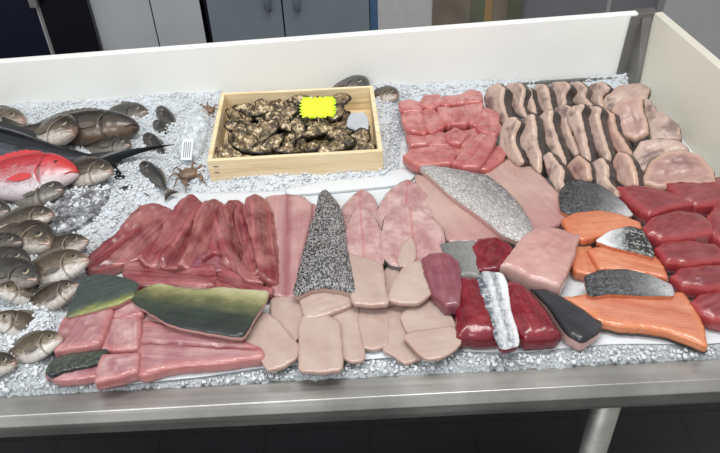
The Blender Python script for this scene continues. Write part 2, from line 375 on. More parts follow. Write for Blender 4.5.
seedc = [0]
def plate(name, px, z0, t, mat, label=None, cat='fish', group=None, skins=(), n=None, axis=None, crown=.07, edge=.38, grow=1.8, rn=1, lump=.10, shape=None, parent=None, zmin=None, spacing=None, rag=1.0, lean=0.0):
    seedc[0] += 1; sd = seedc[0] * 3.17
    pp = chaikin(px, rn, .10)
    if area(pp) < 0: pp = pp[::-1]             # image y is down: CCW here means clockwise on screen
    pp = resample(pp, min(2.0, np.ptp(pp) / 14)); nb = normals2(pp)
    for _ in range(3): nb = (np.roll(nb, 1, 0) + nb + np.roll(nb, -1, 0)) / 3
    pp = pp + nb * grow
    if n is None:
        nv = Vector((0, 0, 1)); pts = []
        for (x, y), (nx, ny) in zip(pp, nb):
            q = P(x, y, z0 + t * (.45 - .42 * ny)); pts.append((q.x, q.y))
        pts = np.array(pts); c = pts.mean(0); O = Vector((c[0], c[1], z0)); e1, e2 = Vector((1, 0, 0)), Vector((0, 1, 0))
        loc = pts - c
    else:
        nv = Vector(n).normalized(); cx, cy = pp.mean(0); za = z0 + .02
        e1 = Vector((0, 1, 0)).cross(nv).normalized(); e2 = nv.cross(e1)
        for _ in range(6):
            p0 = P(cx, cy, za); Q = [PP(x, y, p0, nv) for x, y in pp]
            za += z0 - min((q - nv * t).z * .5 + q.z * .5 for q in Q)
        O = p0 - nv * t
        loc = np.array([((q - p0).dot(e1), (q - p0).dot(e2)) for q in Q])
    if area(loc) < 0: loc = loc[::-1]
    per = np.linalg.norm(np.diff(loc, axis=0), axis=1).sum()
    s = spacing or min(.0055, max(.0026, per / 110))
    B = resample(loc, s); nB = normals2(B); N = len(B)
    wob = np.array([noise.noise(Vector((b[0] * 45, b[1] * 45, sd))) + .7 * noise.noise(Vector((b[0] * 130, b[1] * 130, sd + 3))) for b in B]) * min(.0022, t * .12) * rag
    B = B + nB * wob[:, None]
    ins = .035 * t
    cap = B - nB * ins
    x0, y0 = cap.min(0); x1, y1 = cap.max(0)
    gx, gy = np.meshgrid(np.arange(x0, x1, s), np.arange(y0, y1, s * .9))
    gx = gx + (np.arange(gx.shape[0]) % 2)[:, None] * s * .5
    G = np.c_[gx.ravel(), gy.ravel()]
    G = G[inside(G, cap)]
    if len(G): G = G[seg_dist(G, cap) > s * .55]
    allp = np.vstack([cap, G]) if len(G) else cap
    vc, _, fc, ov, _, _ = delaunay_2d_cdt([Vector(p) for p in allp], [(i, (i + 1) % N) for i in range(N)], [], 1, 1e-7)
    V2 = np.array([(v.x, v.y) for v in vc]); where = {}
    for i, o in enumerate(ov):
        for k in o:
            if k < N: where[k] = i
    d = seg_dist(V2, cap); bset = set(where.values())
    for i in bset: d[i] = 0
    dm = max(d.max(), 1e-4); R = edge * t
    q = np.clip(d / R, 0, 1); hh = t * (.92 + .08 * np.sqrt(1 - (1 - q) ** 2)) + crown * t * (1 - (1 - d / dm) ** 2)
    # principal axis
    if axis is not None:
        (ax, ay), (bx, by) = axis
        if n is None: A0, A1 = P(ax, ay, z0), P(bx, by, z0)
        else: A0, A1 = PP(ax, ay, p0, nv), PP(bx, by, p0, nv)
        dv = A1 - A0; ua = np.array([dv.dot(e1), dv.dot(e2)])
    else:
        w, ev = np.linalg.eigh(np.cov((B - B.mean(0)).T)); ua = ev[:, 1]
        if ua[0] < 0: ua = -ua
    ua = ua / np.linalg.norm(ua); va = np.array([-ua[1], ua[0]])
    UV_ = np.c_[ua, va]
    lm = np.array([noise.noise(Vector((v[0] * 38, v[1] * 38, sd))) + .5 * noise.noise(Vector((v[0] * 90, v[1] * 90, sd + 5))) for v in V2])
    cg = np.array([noise.noise(Vector((float(a_) * 12, float(b_) * 130, sd))) for a_, b_ in V2 @ UV_])
    lm = lm + .55 * cg
    hh = hh + lump * t * lm * np.clip(d / (t * .6 + 1e-6), 0, 1)
    U, Vv = B @ ua, B @ va
    def un(p): return (p @ ua - U.min()) / (np.ptp(U) + 1e-9)
    def vn(p): return (p @ va - Vv.min()) / (np.ptp(Vv) + 1e-9)
    if shape is not None:
        hh = hh + shape(un(V2), vn(V2), d) * np.clip(d / (t * .5), 0, 1)
    vl = (lambda p: vn(p)) if (e1 * va[0] + e2 * va[1]).x < 0 else (lambda p: 1 - vn(p))
    if lean:
        hh = hh * (1 + lean * (2 * vl(V2) - 1)); LB = 1 + lean * (2 * vl(B) - 1)
    else: LB = np.ones(N)
    rings = [(B + nB * .015 * t, .78 * t), (B + nB * .03 * t, .32 * t), (B - nB * .06 * t, 0.0)]
    bidx = [where.get(i) for i in range(N)]
    def build(top, upto, off, nm, mt, par, ring0=0, want_bottom=True):
        verts, aU, aN = [], [], []
        def add(p, h, dd):
            verts.append((p[0], p[1], h)); aU.append((p @ ua, p @ va, h)); aN.append((float(un(p)), float(vn(p)), dd))
        faces = []
        rr = rings[ring0:upto]
        if top:
            for i, p in enumerate(V2): add(p, hh[i] + off, d[i] + ins)
            faces += [tuple(f) for f in fc]
        prev = bidx if top else None
        for (rp, rh) in rr:
            base = len(verts)
            for i in range(N): add(rp[i] + nB[i] * off, max(rh, 0) * LB[i] - (off * .3 if rh == 0 else 0), 0.0)
            cur = [base + i for i in range(N)]
            if prev is not None:
                for i in range(N):
                    j = (i + 1) % N
                    if None in (prev[i], prev[j]): continue
                    faces.append((prev[i], cur[i], cur[j], prev[j]))
            prev = cur
        if want_bottom: faces.append(tuple(prev[::-1]))
        mw = Matrix((( e1.x, e2.x, nv.x, O.x), (e1.y, e2.y, nv.y, O.y), (e1.z, e2.z, nv.z, O.z), (0, 0, 0, 1)))
        o = mesh_obj(nm, verts, faces, mt, None, None, True, {'uvm': aU, 'nrm': aN})
        if par is None: o.matrix_world = mw
        else: o.parent = par
        return o
    root = build(True, 3, 0.0, name, mat, parent)
    if label: tag(root, label, cat, group)
    for sk in skins:
        kind, mt = sk[0], sk[1]
        if kind == 'top': build(True, 1, .0007, 'skin', M[mt], root, want_bottom=False)
        if kind == 'topside': build(True, 3, .0007, 'skin', M[mt], root, want_bottom=False)
        if kind == 'side': build(False, 3, .0008, 'skin', M[mt], root, want_bottom=False)
        if kind == 'bottom': build(False, 3, .0008, 'skin', M[mt], root, ring0=1, want_bottom=False)
    return root

# ------------------------------------------------------------------ whole fish
PROF = {
 'bream': ([0, .03, .08, .15, .22, .32, .45, .6, .75, .9, 1], [.03, .15, .27, .38, .45, .49, .50, .44, .31, .15, .11], [-.06, -.12, -.2, -.29, -.36, -.44, -.48, -.42, -.28, -.13, -.11], [.05, .10, .14, .18, .205, .22, .22, .18, .11, .05, .035]),
 'grouper': ([0, .03, .08, .15, .22, .32, .45, .6, .75, .9, 1], [.02, .14, .24, .35, .42, .48, .5, .44, .32, .17, .14], [-.1, -.2, -.3, -.38, -.43, -.48, -.5, -.45, -.32, -.16, -.14], [.1, .18, .24, .29, .31, .32, .3, .25, .16, .08, .05]),
 'slim': ([0, .03, .08, .15, .25, .4, .55, .7, .85, 1], [.05, .2, .32, .42, .48, .5, .46, .36, .2, .1], [-.08, -.22, -.34, -.42, -.48, -.5, -.46, -.34, -.18, -.1], [.1, .2, .28, .34, .38, .38, .34, .26, .14, .07]),
}
def fish(label, snout, tail, z, ratio, matk, prof='bream', zt=None, nrm=(0, -.42, .91), group=None, finm='fin', iris='iris', name='sea_bream', cat='fish', eye=(.15, .12, .040), fork=.35, mouth=True, tailfin=True, lipm='lips', up=1):
    seedc[0] += 1; sd = seedc[0] * 2.3
    N = Vector(nrm).normalized()
    S = P(snout[0], snout[1], z)
    if zt is None: T = PP(tail[0], tail[1], S, N)
    else: T = P(tail[0], tail[1], zt)
    Lv = S - T; L = Lv.length; Fw = Lv / L
    N = (N - Fw * N.dot(Fw)).normalized(); D = N.cross(Fw)
    a0, a1 = proj(S), proj(S + D * .02)
    if (a1[1] - a0[1]) * up > 0: D = -D
    dep = ratio * L
    ts, tp, bt, wd = PROF[prof]
    def pr(t): return np.interp(t, ts, tp) * dep, np.interp(t, ts, bt) * dep, np.interp(t, ts, wd) * dep
    tt = np.r_[np.linspace(0, .08, 7), np.linspace(.1, .36, 18), np.linspace(.4, 1, 16)]
    NA = 22; V, A, Fc = [], [], []
    def pos(t, d, nn): return S - Fw * (t * L) + D * d + N * nn
    def surf(t, dn, side=1):
        a, b, w = pr(t); m, h = (a + b) / 2, (a - b) / 2
        return (m + h * dn), w * side * math.sqrt(max(0, 1 - abs(dn) ** 2.2))
    for t in tt:
        a, b, w = pr(t); m, h = (a + b) / 2, (a - b) / 2
        gv = 1 - .10 * math.exp(-((t - .295) / .012) ** 2) + .05 * math.exp(-((t - .25) / .03) ** 2)
        for k in range(NA):
            th = 2 * math.pi * k / NA; c, sn = math.cos(th), math.sin(th)
            dn = math.copysign(abs(c) ** .95, c); ww = math.copysign(abs(sn) ** .9, sn)
            j = 1 + .025 * noise.noise(Vector((t * 9, k * .8, sd)))
            V.append(pos(t, m + h * dn, w * ww * gv * j)); A.append((t, dn, sn))
    n = len(tt)
    for i in range(n - 1):
        for k in range(NA):
            k2 = (k + 1) % NA; Fc.append((i * NA + k, (i + 1) * NA + k, (i + 1) * NA + k2, i * NA + k2))
    Fc.append(tuple(range(NA))); Fc.append(tuple((n - 1) * NA + k for k in range(NA))[::-1])
    O = Matrix.Translation(S - Fw * (.4 * L)); Oi = O.inverted()
    root = mesh_obj(name, [Oi @ v for v in V], Fc, M[matk], None, O, True, {'fs': A})
    tag(root, label, cat, group)
    def part(nm, VV, FF, mk, par=root, smooth=True):
        return mesh_obj(nm, [Oi @ Vector(v) for v in VV], FF, M[mk], par, None, smooth)
    def ball(c, r, squash, axis, mk, nm, par=root):
        u = axis.orthogonal().normalized(); w = axis.cross(u); VV, FF = [], []
        for i in range(9):
            ph = math.pi * i / 8
            for k in range(12):
                th = 2 * math.pi * k / 12
                VV.append(c + axis * (math.cos(ph) * r * squash) + (u * math.cos(th) + w * math.sin(th)) * math.sin(ph) * r)
        for i in range(8):
            for k in range(12):
                k2 = (k + 1) % 12; FF.append((i * 12 + k, (i + 1) * 12 + k, (i + 1) * 12 + k2, i * 12 + k2))
        return part(nm, VV, FF, mk, par)
    et, ed, er = eye
    a, b, w = pr(et); dn = (ed * dep - (a + b) / 2) / ((a - b) / 2)
    for side in (1, -1):
        dd, nn = surf(et, dn, side); r = er * L
        ax = (N * side * .95 + D * .25).normalized()
        e = ball(pos(et, dd, nn - side * r * .3), r * .9, .55, ax, iris, 'eye')
        ball(pos(et, dd, nn - side * r * .3) + ax * r * .36, r * .56, .6, ax, 'pupil', 'pupil', e)
    if mouth:
        pth = []
        for q in np.linspace(0, 1, 7):
            t = .004 + .085 * q; dd, nn = surf(t, -.15 - .35 * q); pth.append(pos(t, dd, nn + .0006))
        VV, FF = tube_data(pth, [.012 * L * (1 - .6 * q) for q in np.linspace(0, 1, 7)], 6); part('lip', VV, FF, lipm)
        pth = []
        for q in np.linspace(-1, 1, 11):
            t = .275 + .04 * (1 - q * q) - .03 * abs(q); dd, nn = surf(t, q * .72 - .08); pth.append(pos(t, dd, nn + .0002))
        VV, FF = tube_data(pth, [.0055 * L * (1 - .7 * abs(q)) + .0003 for q in np.linspace(-1, 1, 11)], 6); part('gill_cover_edge', VV, FF, 'gill' if matk in ('breamp', 'bream') else ('finred' if matk == 'snapper' else 'fin'))
    # pectoral fin
    VV, FF = [], []
    for side in (1,):
        for i in range(6):
            q = i / 5
            for j in (0, 1):
                tq = .33 + .02 * j + q * .2; dd, nn = surf(tq, -.25 - .12 * q + (j - .5) * .32 * math.sin(math.pi * min(1, q * .9 + .15)), side)
                VV.append(pos(tq, dd, nn + .003 * q + .0015))
        for i in range(5): FF.append((2 * i, 2 * i + 1, 2 * i + 3, 2 * i + 2))
    part('pectoral_fin', VV, FF, finm)
    # dorsal fin: a thin solid ridge
    VV, FF = [], []; nn_ = 22
    for i in range(nn_):
        q = i / (nn_ - 1); t = .30 + .56 * q; a, b, w = pr(t)
        hgt = dep * .11 * (math.sin(math.pi * min(1, q * .93 + .07)) ** .6) * (1 + (.25 if i % 2 else 0))
        for sgn in (1, -1): VV.append(pos(t, a * .97, sgn * .0012))
        VV.append(pos(t + .03, a + hgt, 0))
    for i in range(nn_ - 1):
        o = i * 3; FF += [(o, o + 3, o + 5, o + 2), (o + 1, o + 2, o + 5, o + 4)]
    part('dorsal_fin', VV, FF, finm, smooth=False)
    if tailfin:
        VV, FF = [], []; K = 12
        for i in range(K + 1):
            q = i / K * 2 - 1
            VV += [pos(.97, q * .1 * dep, .001), pos(1.02 + .2 * (1 - fork) + fork * .3 * abs(q) ** 1.3, q * .42 * dep * (1 + fork * .6), 0), pos(.97, q * .1 * dep, -.001)]
        for i in range(K):
            o = 3 * i; FF += [(o, o + 1, o + 4, o + 3), (o + 2, o + 5, o + 4, o + 1)]
        part('tail_fin', VV, FF, finm)
    return root

# ------------------------------------------------------------------ the counter
def lerp_line(p, q, x): return p[1] + (q[1] - p[1]) * (x - p[0]) / (q[0] - p[0])
def ext(p, q, z, xs): return [P(x, lerp_line(p, q, x), z) for x in xs]
FLZ = -.90
bk0, bk1 = P(417, 91, 0), P(632, 77.5, 0)           # foot of the back panel
bdir = (bk1 - bk0).normalized(); bnrm = Vector((-bdir.y, bdir.x, 0))     # away from the viewer
_c = PP(634, 79, bk0, bnrm); CORN = bk0 + bdir * (_c - bk0).dot(bdir)
LEFT = CORN + bdir * (-1.62)
def on_back(px, py): return PP(px, py, bk0, bnrm)
TOPL = on_back(20, 60.5); TOPR = on_back(636, 13.5)
def ztop(p): return TOPL.z + (TOPR.z - TOPL.z) * ((p - TOPL).dot(bdir)) / ((TOPR - TOPL).dot(bdir))
# right wall foot and head
rf0, rf1 = P(643, 93, 0), P(712, 172, 0)
rdir = (rf1 - rf0).normalized()
RW = ztop(CORN)
rt0, rt1 = P(660, 17, RW), P(716, 65, RW)
rtd = (rt1 - rt0).normalized()
A_ = ((0, 398), (720, 360)); B_ = ((0, 416), (720, 379)); C_ = ((0, 428), (720, 391.5)); D_ = ((0, 438), (720, 403))
XS = (-140, 860)
fa, fb = ext(*A_, -.012, XS); ba, bb = ext(*B_, -.012, XS); ca, cb = ext(*C_, -.026, XS); da, db = ext(*D_, -.05, XS)
print('panel top z', TOPL.z, TOPR.z, 'back y', bk0.y, bk1.y, 'corner', CORN, 'front', fa, fb, 'rdir', rdir, rtd)

counter = empty('fish_display_counter', (0.05, 1.0, FLZ), 'stainless steel fish counter with white back panel, filled with crushed ice', 'counter')
def cpart(nm, bm, mk, bevel=0, smooth=False): return bm_obj(nm, bm, M[mk], counter, smooth, bevel)
bm = bmesh.new()
inn0, inn1 = fa + Vector((0, .09, -.012)), fb + Vector((0, .09, -.012))
prof0 = [inn0, fa, ba, ca, da, da + Vector((0, .03, 0))]; prof1 = [inn1, fb, bb, cb, db, db + Vector((0, .03, 0))]
v0 = [bm.verts.new(p) for p in prof0]; v1 = [bm.verts.new(p) for p in prof1]
for i in range(len(v0)): 
    j = (i + 1) % len(v0); bm.faces.new((v0[i], v0[j], v1[j], v1[i]))
bm.faces.new(v0); bm.faces.new(v1[::-1])
cpart('front_rim', bm, 'steel', .0011)
# back panel: board with a thick top edge
up = Vector((0, 0, 1)); thk = bnrm * .022
L0, R0 = LEFT - up * .14, CORN + bdir * .02 - up * .14
L1 = Vector((LEFT.x, LEFT.y, ztop(LEFT))); R1 = Vector((R0.x, R0.y, ztop(R0)))
bm = bmesh.new(); hexa(bm, [L0, R0, R0 + thk, L0 + thk], [L1, R1, R1 + thk, L1 + thk]); cpart('back_panel', bm, 'panel', .003)
# narrow steel lip along the foot of the panel
a, b = CORN + bdir * -.47, CORN + bdir * -.01
bm = bmesh.new(); hexa(bm, [a - bnrm * .010 - up * .03, b - bnrm * .010 - up * .03, b - bnrm * .001 - up * .03, a - bnrm * .001 - up * .03],
     [a - bnrm * .010 + up * .008, b - bnrm * .010 + up * .008, b - bnrm * .001 + up * .008, a - bnrm * .001 + up * .008]); cpart('back_lip', bm, 'steeld', .001)
# right panel
f0 = rf0 - rdir * .06; f1 = rf0 + rdir * 1.25; h0 = rt0 - rtd * .03; h1 = rt0 + rtd * 1.3
dn = f0 - h0; ro = Vector((.02, .004, 0))
bm = bmesh.new(); hexa(bm, [f0 + (f0 - h0) * .7, f1 + (f1 - h1) * .7, f1 + (f1 - h1) * .7 + ro, f0 + (f0 - h0) * .7 + ro], [h0, h1, h1 + ro, h0 + ro]); cpart('side_panel', bm, 'panelr', .002)
# left panel (outside the picture, closes the tray)
lo = LEFT - bnrm * 1.22
bm = bmesh.new(); hexa(bm, [LEFT - up * .14, lo - up * .14, lo - up * .14 - bdir * .02, LEFT - up * .14 - bdir * .02], [L1, Vector((lo.x, lo.y, L1.z)), Vector((lo.x, lo.y, L1.z)) - bdir * .02, L1 - bdir * .02]); cpart('side_panel', bm, 'panel', .002)
# steel corner post, two faces folded round the corner
c0b = on_back(615, 80) ; c0t = on_back(631.5, 16)
k0b, k0t = on_back(624, 82), on_back(643, 15)
r0b, r0t = f0 + rdir * .035 + Vector((-.004, -.004, 0)), h0 + rtd * .03 + Vector((-.004, -.004, 0))
r0b = PP(639.5, 84, rf0, (rdir.cross(h0 - f0)).normalized()) ; r0t = PP(653, 17, rf0, (rdir.cross(h0 - f0)).normalized())
bm = bmesh.new(); o_ = -bnrm * .004
for q in (((c0b, k0b, k0t, c0t)), ((k0b, r0b, r0t, k0t))):
    ff = [p + o_ + Vector((-.003, 0, 0)) for p in q]; ff[0] = ff[0] + (ff[0] - ff[3]) * .3; ff[1] = ff[1] + (ff[1] - ff[2]) * .3
    bb_ = [p + bnrm * .006 + Vector((.004, 0, 0)) for p in ff]
    hexa(bm, ff, bb_)
cpart('corner_post', bm, 'steeld', .001)
capz = TOPR.z
kt = k0t
bm = bmesh.new()
q = [kt - bdir * .012 - bnrm * .006, kt + bdir * .034 - bnrm * .004, kt + bdir * .036 + bnrm * .03, kt - bdir * .012 + bnrm * .03]
hexa(bm, [p + up * -.006 for p in q], [p + up * .006 for p in q]); cpart('corner_cap', bm, 'steeld', .002)
# tray floor under the ice
tb = [fa + Vector((0, .02, -.02)), fb + Vector((0, .02, -.02)), CORN + bdir * .35, LEFT]
bm = bmesh.new(); hexa(bm, [Vector((p.x, p.y, -.12)) for p in tb], [Vector((p.x, p.y, -.10)) for p in tb]); cpart('tray_floor', bm, 'steeld')
# legs: tubes
lg = P(622, 409, -.06); lp = [(lg.x + .004, lg.y + .05, -.10), (lg.x + .004, lg.y + .05, FLZ)]
for (x, y) in ((lp[0][0], lp[0][1]), (LEFT.x + .12, .62), (lp[0][0] + .02, 1.45), (LEFT.x + .12, 1.45)):
    V, Fc = tube_data([(x, y, -.07), (x, y, FLZ + .02), (x, y, FLZ)], [.021, .021, .026], 20)
    bm = bmesh.new(); vs = [bm.verts.new(v) for v in V]
    for f in Fc: bm.faces.new([vs[i] for i in f])
    cpart('leg', bm, 'steel', smooth=True)

# ------------------------------------------------------------------ ice bed
PAPERS = [  # outline in the photo, label
  ([(74, 300), (88, 268), (108, 243), (134, 216), (165, 192), (285, 190), (402, 182), (414, 200), (430, 260), (452, 330), (458, 349), (400, 357), (262, 368), (204, 377), (120, 385), (60, 376)], 'white paper sheet under the red and beige fillets at front left'),
  ([(398, 178), (404, 112), (415, 97), (480, 92), (560, 84), (636, 82), (652, 95), (690, 140), (714, 172), (760, 230), (800, 320), (760, 338), (704, 345), (640, 344), (600, 345), (520, 353), (458, 352), (430, 250)], 'white paper sheet under the salmon, tuna and shark steaks at right'),
]
def world_poly(px, z): return np.array([P(x, y, z).xy for x, y in px])
WP = [world_poly(p, .0) for p, _ in PAPERS]
CR = world_poly([(203, 172), (388, 163), (376, 92), (220, 99)], .015)
CRI = world_poly([(212, 161), (379, 152), (369, 90), (224, 97)], .01)
FP = world_poly([(-120, 120), (60, 118), (100, 150), (110, 200), (95, 260), (80, 320), (60, 372), (-160, 392)], 0)
def hice(X, Y):
    q = np.c_[X, Y]
    h = np.zeros(len(q))
    for i, (x, y) in enumerate(q):
        h[i] = .007 * noise.noise(Vector((x * 7, y * 7, 1.7))) + .004 * noise.noise(Vector((x * 22, y * 22, 4.1)))
    flat = np.zeros(len(q))
    for w in WP:
        dd = seg_dist(q, w); ins_ = inside(q, w); flat = np.maximum(flat, np.where(ins_, 1, np.clip(1 - dd / .03, 0, 1)))
    dc = np.where(inside(q, CR), 0, seg_dist(q, CR)); crate = np.clip(1 - dc / .06, 0, 1)
    back = np.clip(1 - ((CORN.xy.to_tuple()[1] - q[:, 1])) / .16, 0, 1)
    left = np.clip((-.30 - q[:, 0]) / .12, 0, 1)
    h = h + .010 + .012 * left + .010 * crate * (1 - flat) + .014 * back
    h = h * (1 - flat) + flat * (-.006 + h * .12)
    # slope down to the steel rim
    fd = Vector((fb.x - fa.x, fb.y - fa.y)).normalized(); fn = np.array([-fd.y, fd.x])
    df = (q - np.array([fa.x, fa.y])) @ fn
    h = np.where(inside(q, CRI), -.02, h)
    h = np.where(df < .055, np.minimum(h, -.010 + (h + .010) * np.clip(df / .055, 0, 1) ** .6), h)
    return np.where(df < .003, -.018, h), df
g = .0052
gx = np.arange(LEFT.x, CORN.x + .42, g); gy = np.arange(.50, CORN.y + .03, g)
X, Y = np.meshgrid(gx, gy); sh = X.shape
rs = np.random.RandomState(4)
Xj = X + rs.uniform(-.4, .4, sh) * g; Yj = Y + rs.uniform(-.4, .4, sh) * g
hz, df = hice(Xj.ravel(), Yj.ravel())
fl = np.zeros(hz.shape, bool)
for w in WP: fl |= inside(np.c_[Xj.ravel(), Yj.ravel()], w)
hz = hz + rs.uniform(-.0022, .0022, hz.shape) * np.where(fl, .3, 1.0)
bkd = (np.c_[Xj.ravel(), Yj.ravel()] - np.array([bk0.x, bk0.y])) @ np.array([bnrm.x, bnrm.y])
rn_ = np.array([rdir.y, -rdir.x]); rn_ = rn_ if rn_[0] > 0 else -rn_
rwd = (np.c_[Xj.ravel(), Yj.ravel()] - np.array([rf0.x, rf0.y])) @ rn_
ok = ((df > -.014) & (bkd < .004) & (rwd < .006)).reshape(sh)
idx = -np.ones(sh, int); verts = []; k = 0
okv = ok
ids = np.where(okv.ravel())[0]; mp = -np.ones(okv.size, int); mp[ids] = np.arange(len(ids))
verts = np.c_[Xj.ravel()[ids], Yj.ravel()[ids], hz[ids]]
W_ = sh[1]; faces = []
okf = okv[:-1, :-1] & okv[1:, :-1] & okv[:-1, 1:] & okv[1:, 1:]
for r, c in zip(*np.where(okf)):
    a = r * W_ + c
    if (r + c) % 2: faces += [(mp[a], mp[a + 1], mp[a + W_ + 1]), (mp[a], mp[a + W_ + 1], mp[a + W_])]
    else: faces += [(mp[a], mp[a + 1], mp[a + W_]), (mp[a + 1], mp[a + W_ + 1], mp[a + W_])]
faces = [tuple(int(i) for i in f) for f in faces]
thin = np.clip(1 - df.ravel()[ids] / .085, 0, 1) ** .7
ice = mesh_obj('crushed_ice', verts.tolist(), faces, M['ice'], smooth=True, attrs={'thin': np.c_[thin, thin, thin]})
tag(ice, 'bed of white crushed ice filling the steel counter', 'ice', kind='stuff')

# loose pieces of ice over the bed
t_ = (1 + 5 ** .5) / 2
IV = np.array([(-1, t_, 0), (1, t_, 0), (-1, -t_, 0), (1, -t_, 0), (0, -1, t_), (0, 1, t_), (0, -1, -t_), (0, 1, -t_), (t_, 0, -1), (t_, 0, 1), (-t_, 0, -1), (-t_, 0, 1)]) / 1.9
IF = np.array([(0, 11, 5), (0, 5, 1), (0, 1, 7), (0, 7, 10), (0, 10, 11), (1, 5, 9), (5, 11, 4), (11, 10, 2), (10, 7, 6), (7, 1, 8), (3, 9, 4), (3, 4, 2), (3, 2, 6), (3, 6, 8), (3, 8, 9), (4, 9, 5), (2, 4, 11), (6, 2, 10), (8, 6, 7), (9, 8, 1)])
def chunks(pts, smin, smax, nm, lab):
    n = len(pts); V = np.repeat(IV[None], n, 0) * rs.uniform(.6, 1.25, (n, 12, 1)) * rs.uniform(.6, 1.3, (n, 1, 3))
    V *= (rs.uniform(0, 1, (n, 1, 1)) ** 2 * (smax - smin) + smin) * .5
    ang = rs.uniform(0, 6.283, (n, 2)); c, s = np.cos(ang[:, 0]), np.sin(ang[:, 0])
    x, y, z = V[..., 0].copy(), V[..., 1].copy(), V[..., 2].copy()
    V[..., 0] = x * c[:, None] - y * s[:, None]; V[..., 1] = x * s[:, None] + y * c[:, None]
    c, s = np.cos(ang[:, 1]), np.sin(ang[:, 1]); y = V[..., 1].copy()
    V[..., 1] = y * c[:, None] - z * s[:, None]; V[..., 2] = y * s[:, None] + z * c[:, None]
    V += pts[:, None, :]
    Fa = (IF[None] + (np.arange(n) * 12)[:, None, None]).reshape(-1, 3)
    me = bpy.data.meshes.new(nm); vv = V.reshape(-1, 3).astype(np.float32)
    me.vertices.add(len(vv)); me.vertices.foreach_set('co', vv.ravel())
    me.loops.add(len(Fa) * 3); me.loops.foreach_set('vertex_index', Fa.ravel().astype(np.int32))
    me.polygons.add(len(Fa)); me.polygons.foreach_set('loop_start', np.arange(0, len(Fa) * 3, 3, dtype=np.int32)); me.polygons.foreach_set('loop_total', np.full(len(Fa), 3, np.int32))
    me.update(calc_edges=True); me.validate()
    me.polygons.foreach_set('use_smooth', [True] * len(me.polygons))
    me.materials.append(M['icec']); o = bpy.data.objects.new(nm, me); COL.objects.link(o)
    tag(o, lab, 'ice', kind='stuff')
NC = 30000
cx = rs.uniform(-.86, .86, NC * 2); cy = rs.uniform(.58, CORN.y, NC * 2)
qq = np.c_[cx, cy]; keep = np.ones(len(qq), bool)
for w in WP: keep &= ~inside(qq, w)
keep &= ~inside(qq, CR)
keep &= ((qq - np.array([rf0.x, rf0.y])) @ rn_ < -.006) & ((qq - np.array([bk0.x, bk0.y])) @ np.array([bnrm.x, bnrm.y]) < -.006)
qq = qq[keep][:NC]
hq, dfq = hice(qq[:, 0], qq[:, 1]); m = dfq > .004; qq, hq = qq[m], hq[m]
chunks(np.c_[qq, hq + .0015], .0026, .0095, 'ice_pieces', 'loose glassy pieces of crushed ice scattered over the bed')

# paper sheets
for i, (px, lab) in enumerate(PAPERS):
    plate('paper_sheet', px, -.004 - .0012 * i, .0012, M['paper'], lab, 'paper', grow=0, rn=1, crown=0, lump=.3, spacing=.012)
plate('paper_fold', [(284, 189), (330, 180), (404, 168), (414, 166), (420, 172), (407, 186), (370, 190), (330, 194), (288, 197)], -.002, .006, M['paper'], 'white folded paper edge along the ice in front of the crate', 'paper', grow=0, crown=.3, lump=.1)

# ------------------------------------------------------------------ oyster crate
ZT = .058
FLc, FRc, BRc, BLc = P(207, 161, ZT), P(383, 151, ZT), P(373, 85.5, ZT), P(221, 93, ZT)
ctr = (FLc + FRc + BRc + BLc) / 4
crate = empty('oyster_crate', (ctr.x, ctr.y, .0), 'open pale pine crate heaped with oysters on the ice', 'crate')
def inset(p, a, b, w):   # move p toward the inside by w along both sides
    return p + (a - p).normalized() * w + (b - p).normalized() * w
w = .009; ZB = -.004
def board(a, b, inner_a, inner_b, nm, zt, zb):
    bm = bmesh.new(); f = lambda p, z: Vector((p.x, p.y, z))
    hexa(bm, [f(a, zb), f(b, zb), f(inner_b, zb), f(inner_a, zb)], [f(a, zt), f(b, zt), f(inner_b, zt), f(inner_a, zt)])
    return bm_obj(nm, bm, M['wood'], crate, False, .0008)
iFL, iFR, iBR, iBL = inset(FLc, FRc, BLc, w), inset(FRc, FLc, BRc, w), inset(BRc, BLc, FRc, w), inset(BLc, BRc, FLc, w)
board(FLc, FRc, FLc + (BLc - FLc).normalized() * w, FRc + (BRc - FRc).normalized() * w, 'front_board', ZT, ZB)
board(BRc, BLc, BRc + (FRc - BRc).normalized() * w, BLc + (FLc - BLc).normalized() * w, 'back_board', ZT, ZB)
e = .0095
board(BLc + (FLc - BLc).normalized() * e, FLc + (BLc - FLc).normalized() * e, iBL + (FLc - BLc).normalized() * .0005, iFL, 'side_board', ZT, ZB)
board(FRc + (BRc - FRc).normalized() * e, BRc + (FRc - BRc).normalized() * e, iFR, iBR, 'side_board', ZT, ZB)
bm = bmesh.new(); zz = lambda p, z: Vector((p.x, p.y, z)); hexa(bm, [zz(p, ZB) for p in (iFL, iFR, iBR, iBL)], [zz(p, ZB + .006) for p in (iFL, iFR, iBR, iBL)]); bm_obj('bottom_board', bm, M['wood'], crate)
fdir = (FRc - FLc).normalized(); fo = Vector((fdir.y, -fdir.x, 0))
for zo in (.044, .030):
    a = FLc + fdir * .010 + fo * .0012; bm = bmesh.new()
    q = [Vector((a.x, a.y, zo)), Vector((a.x, a.y, zo)) + fdir * .010, Vector((a.x, a.y, zo + .0014)) + fdir * .010, Vector((a.x, a.y, zo + .0014))]
    hexa(bm, [p - fo * .002 for p in q], q); bm_obj('staple', bm, M['steeld'], crate)

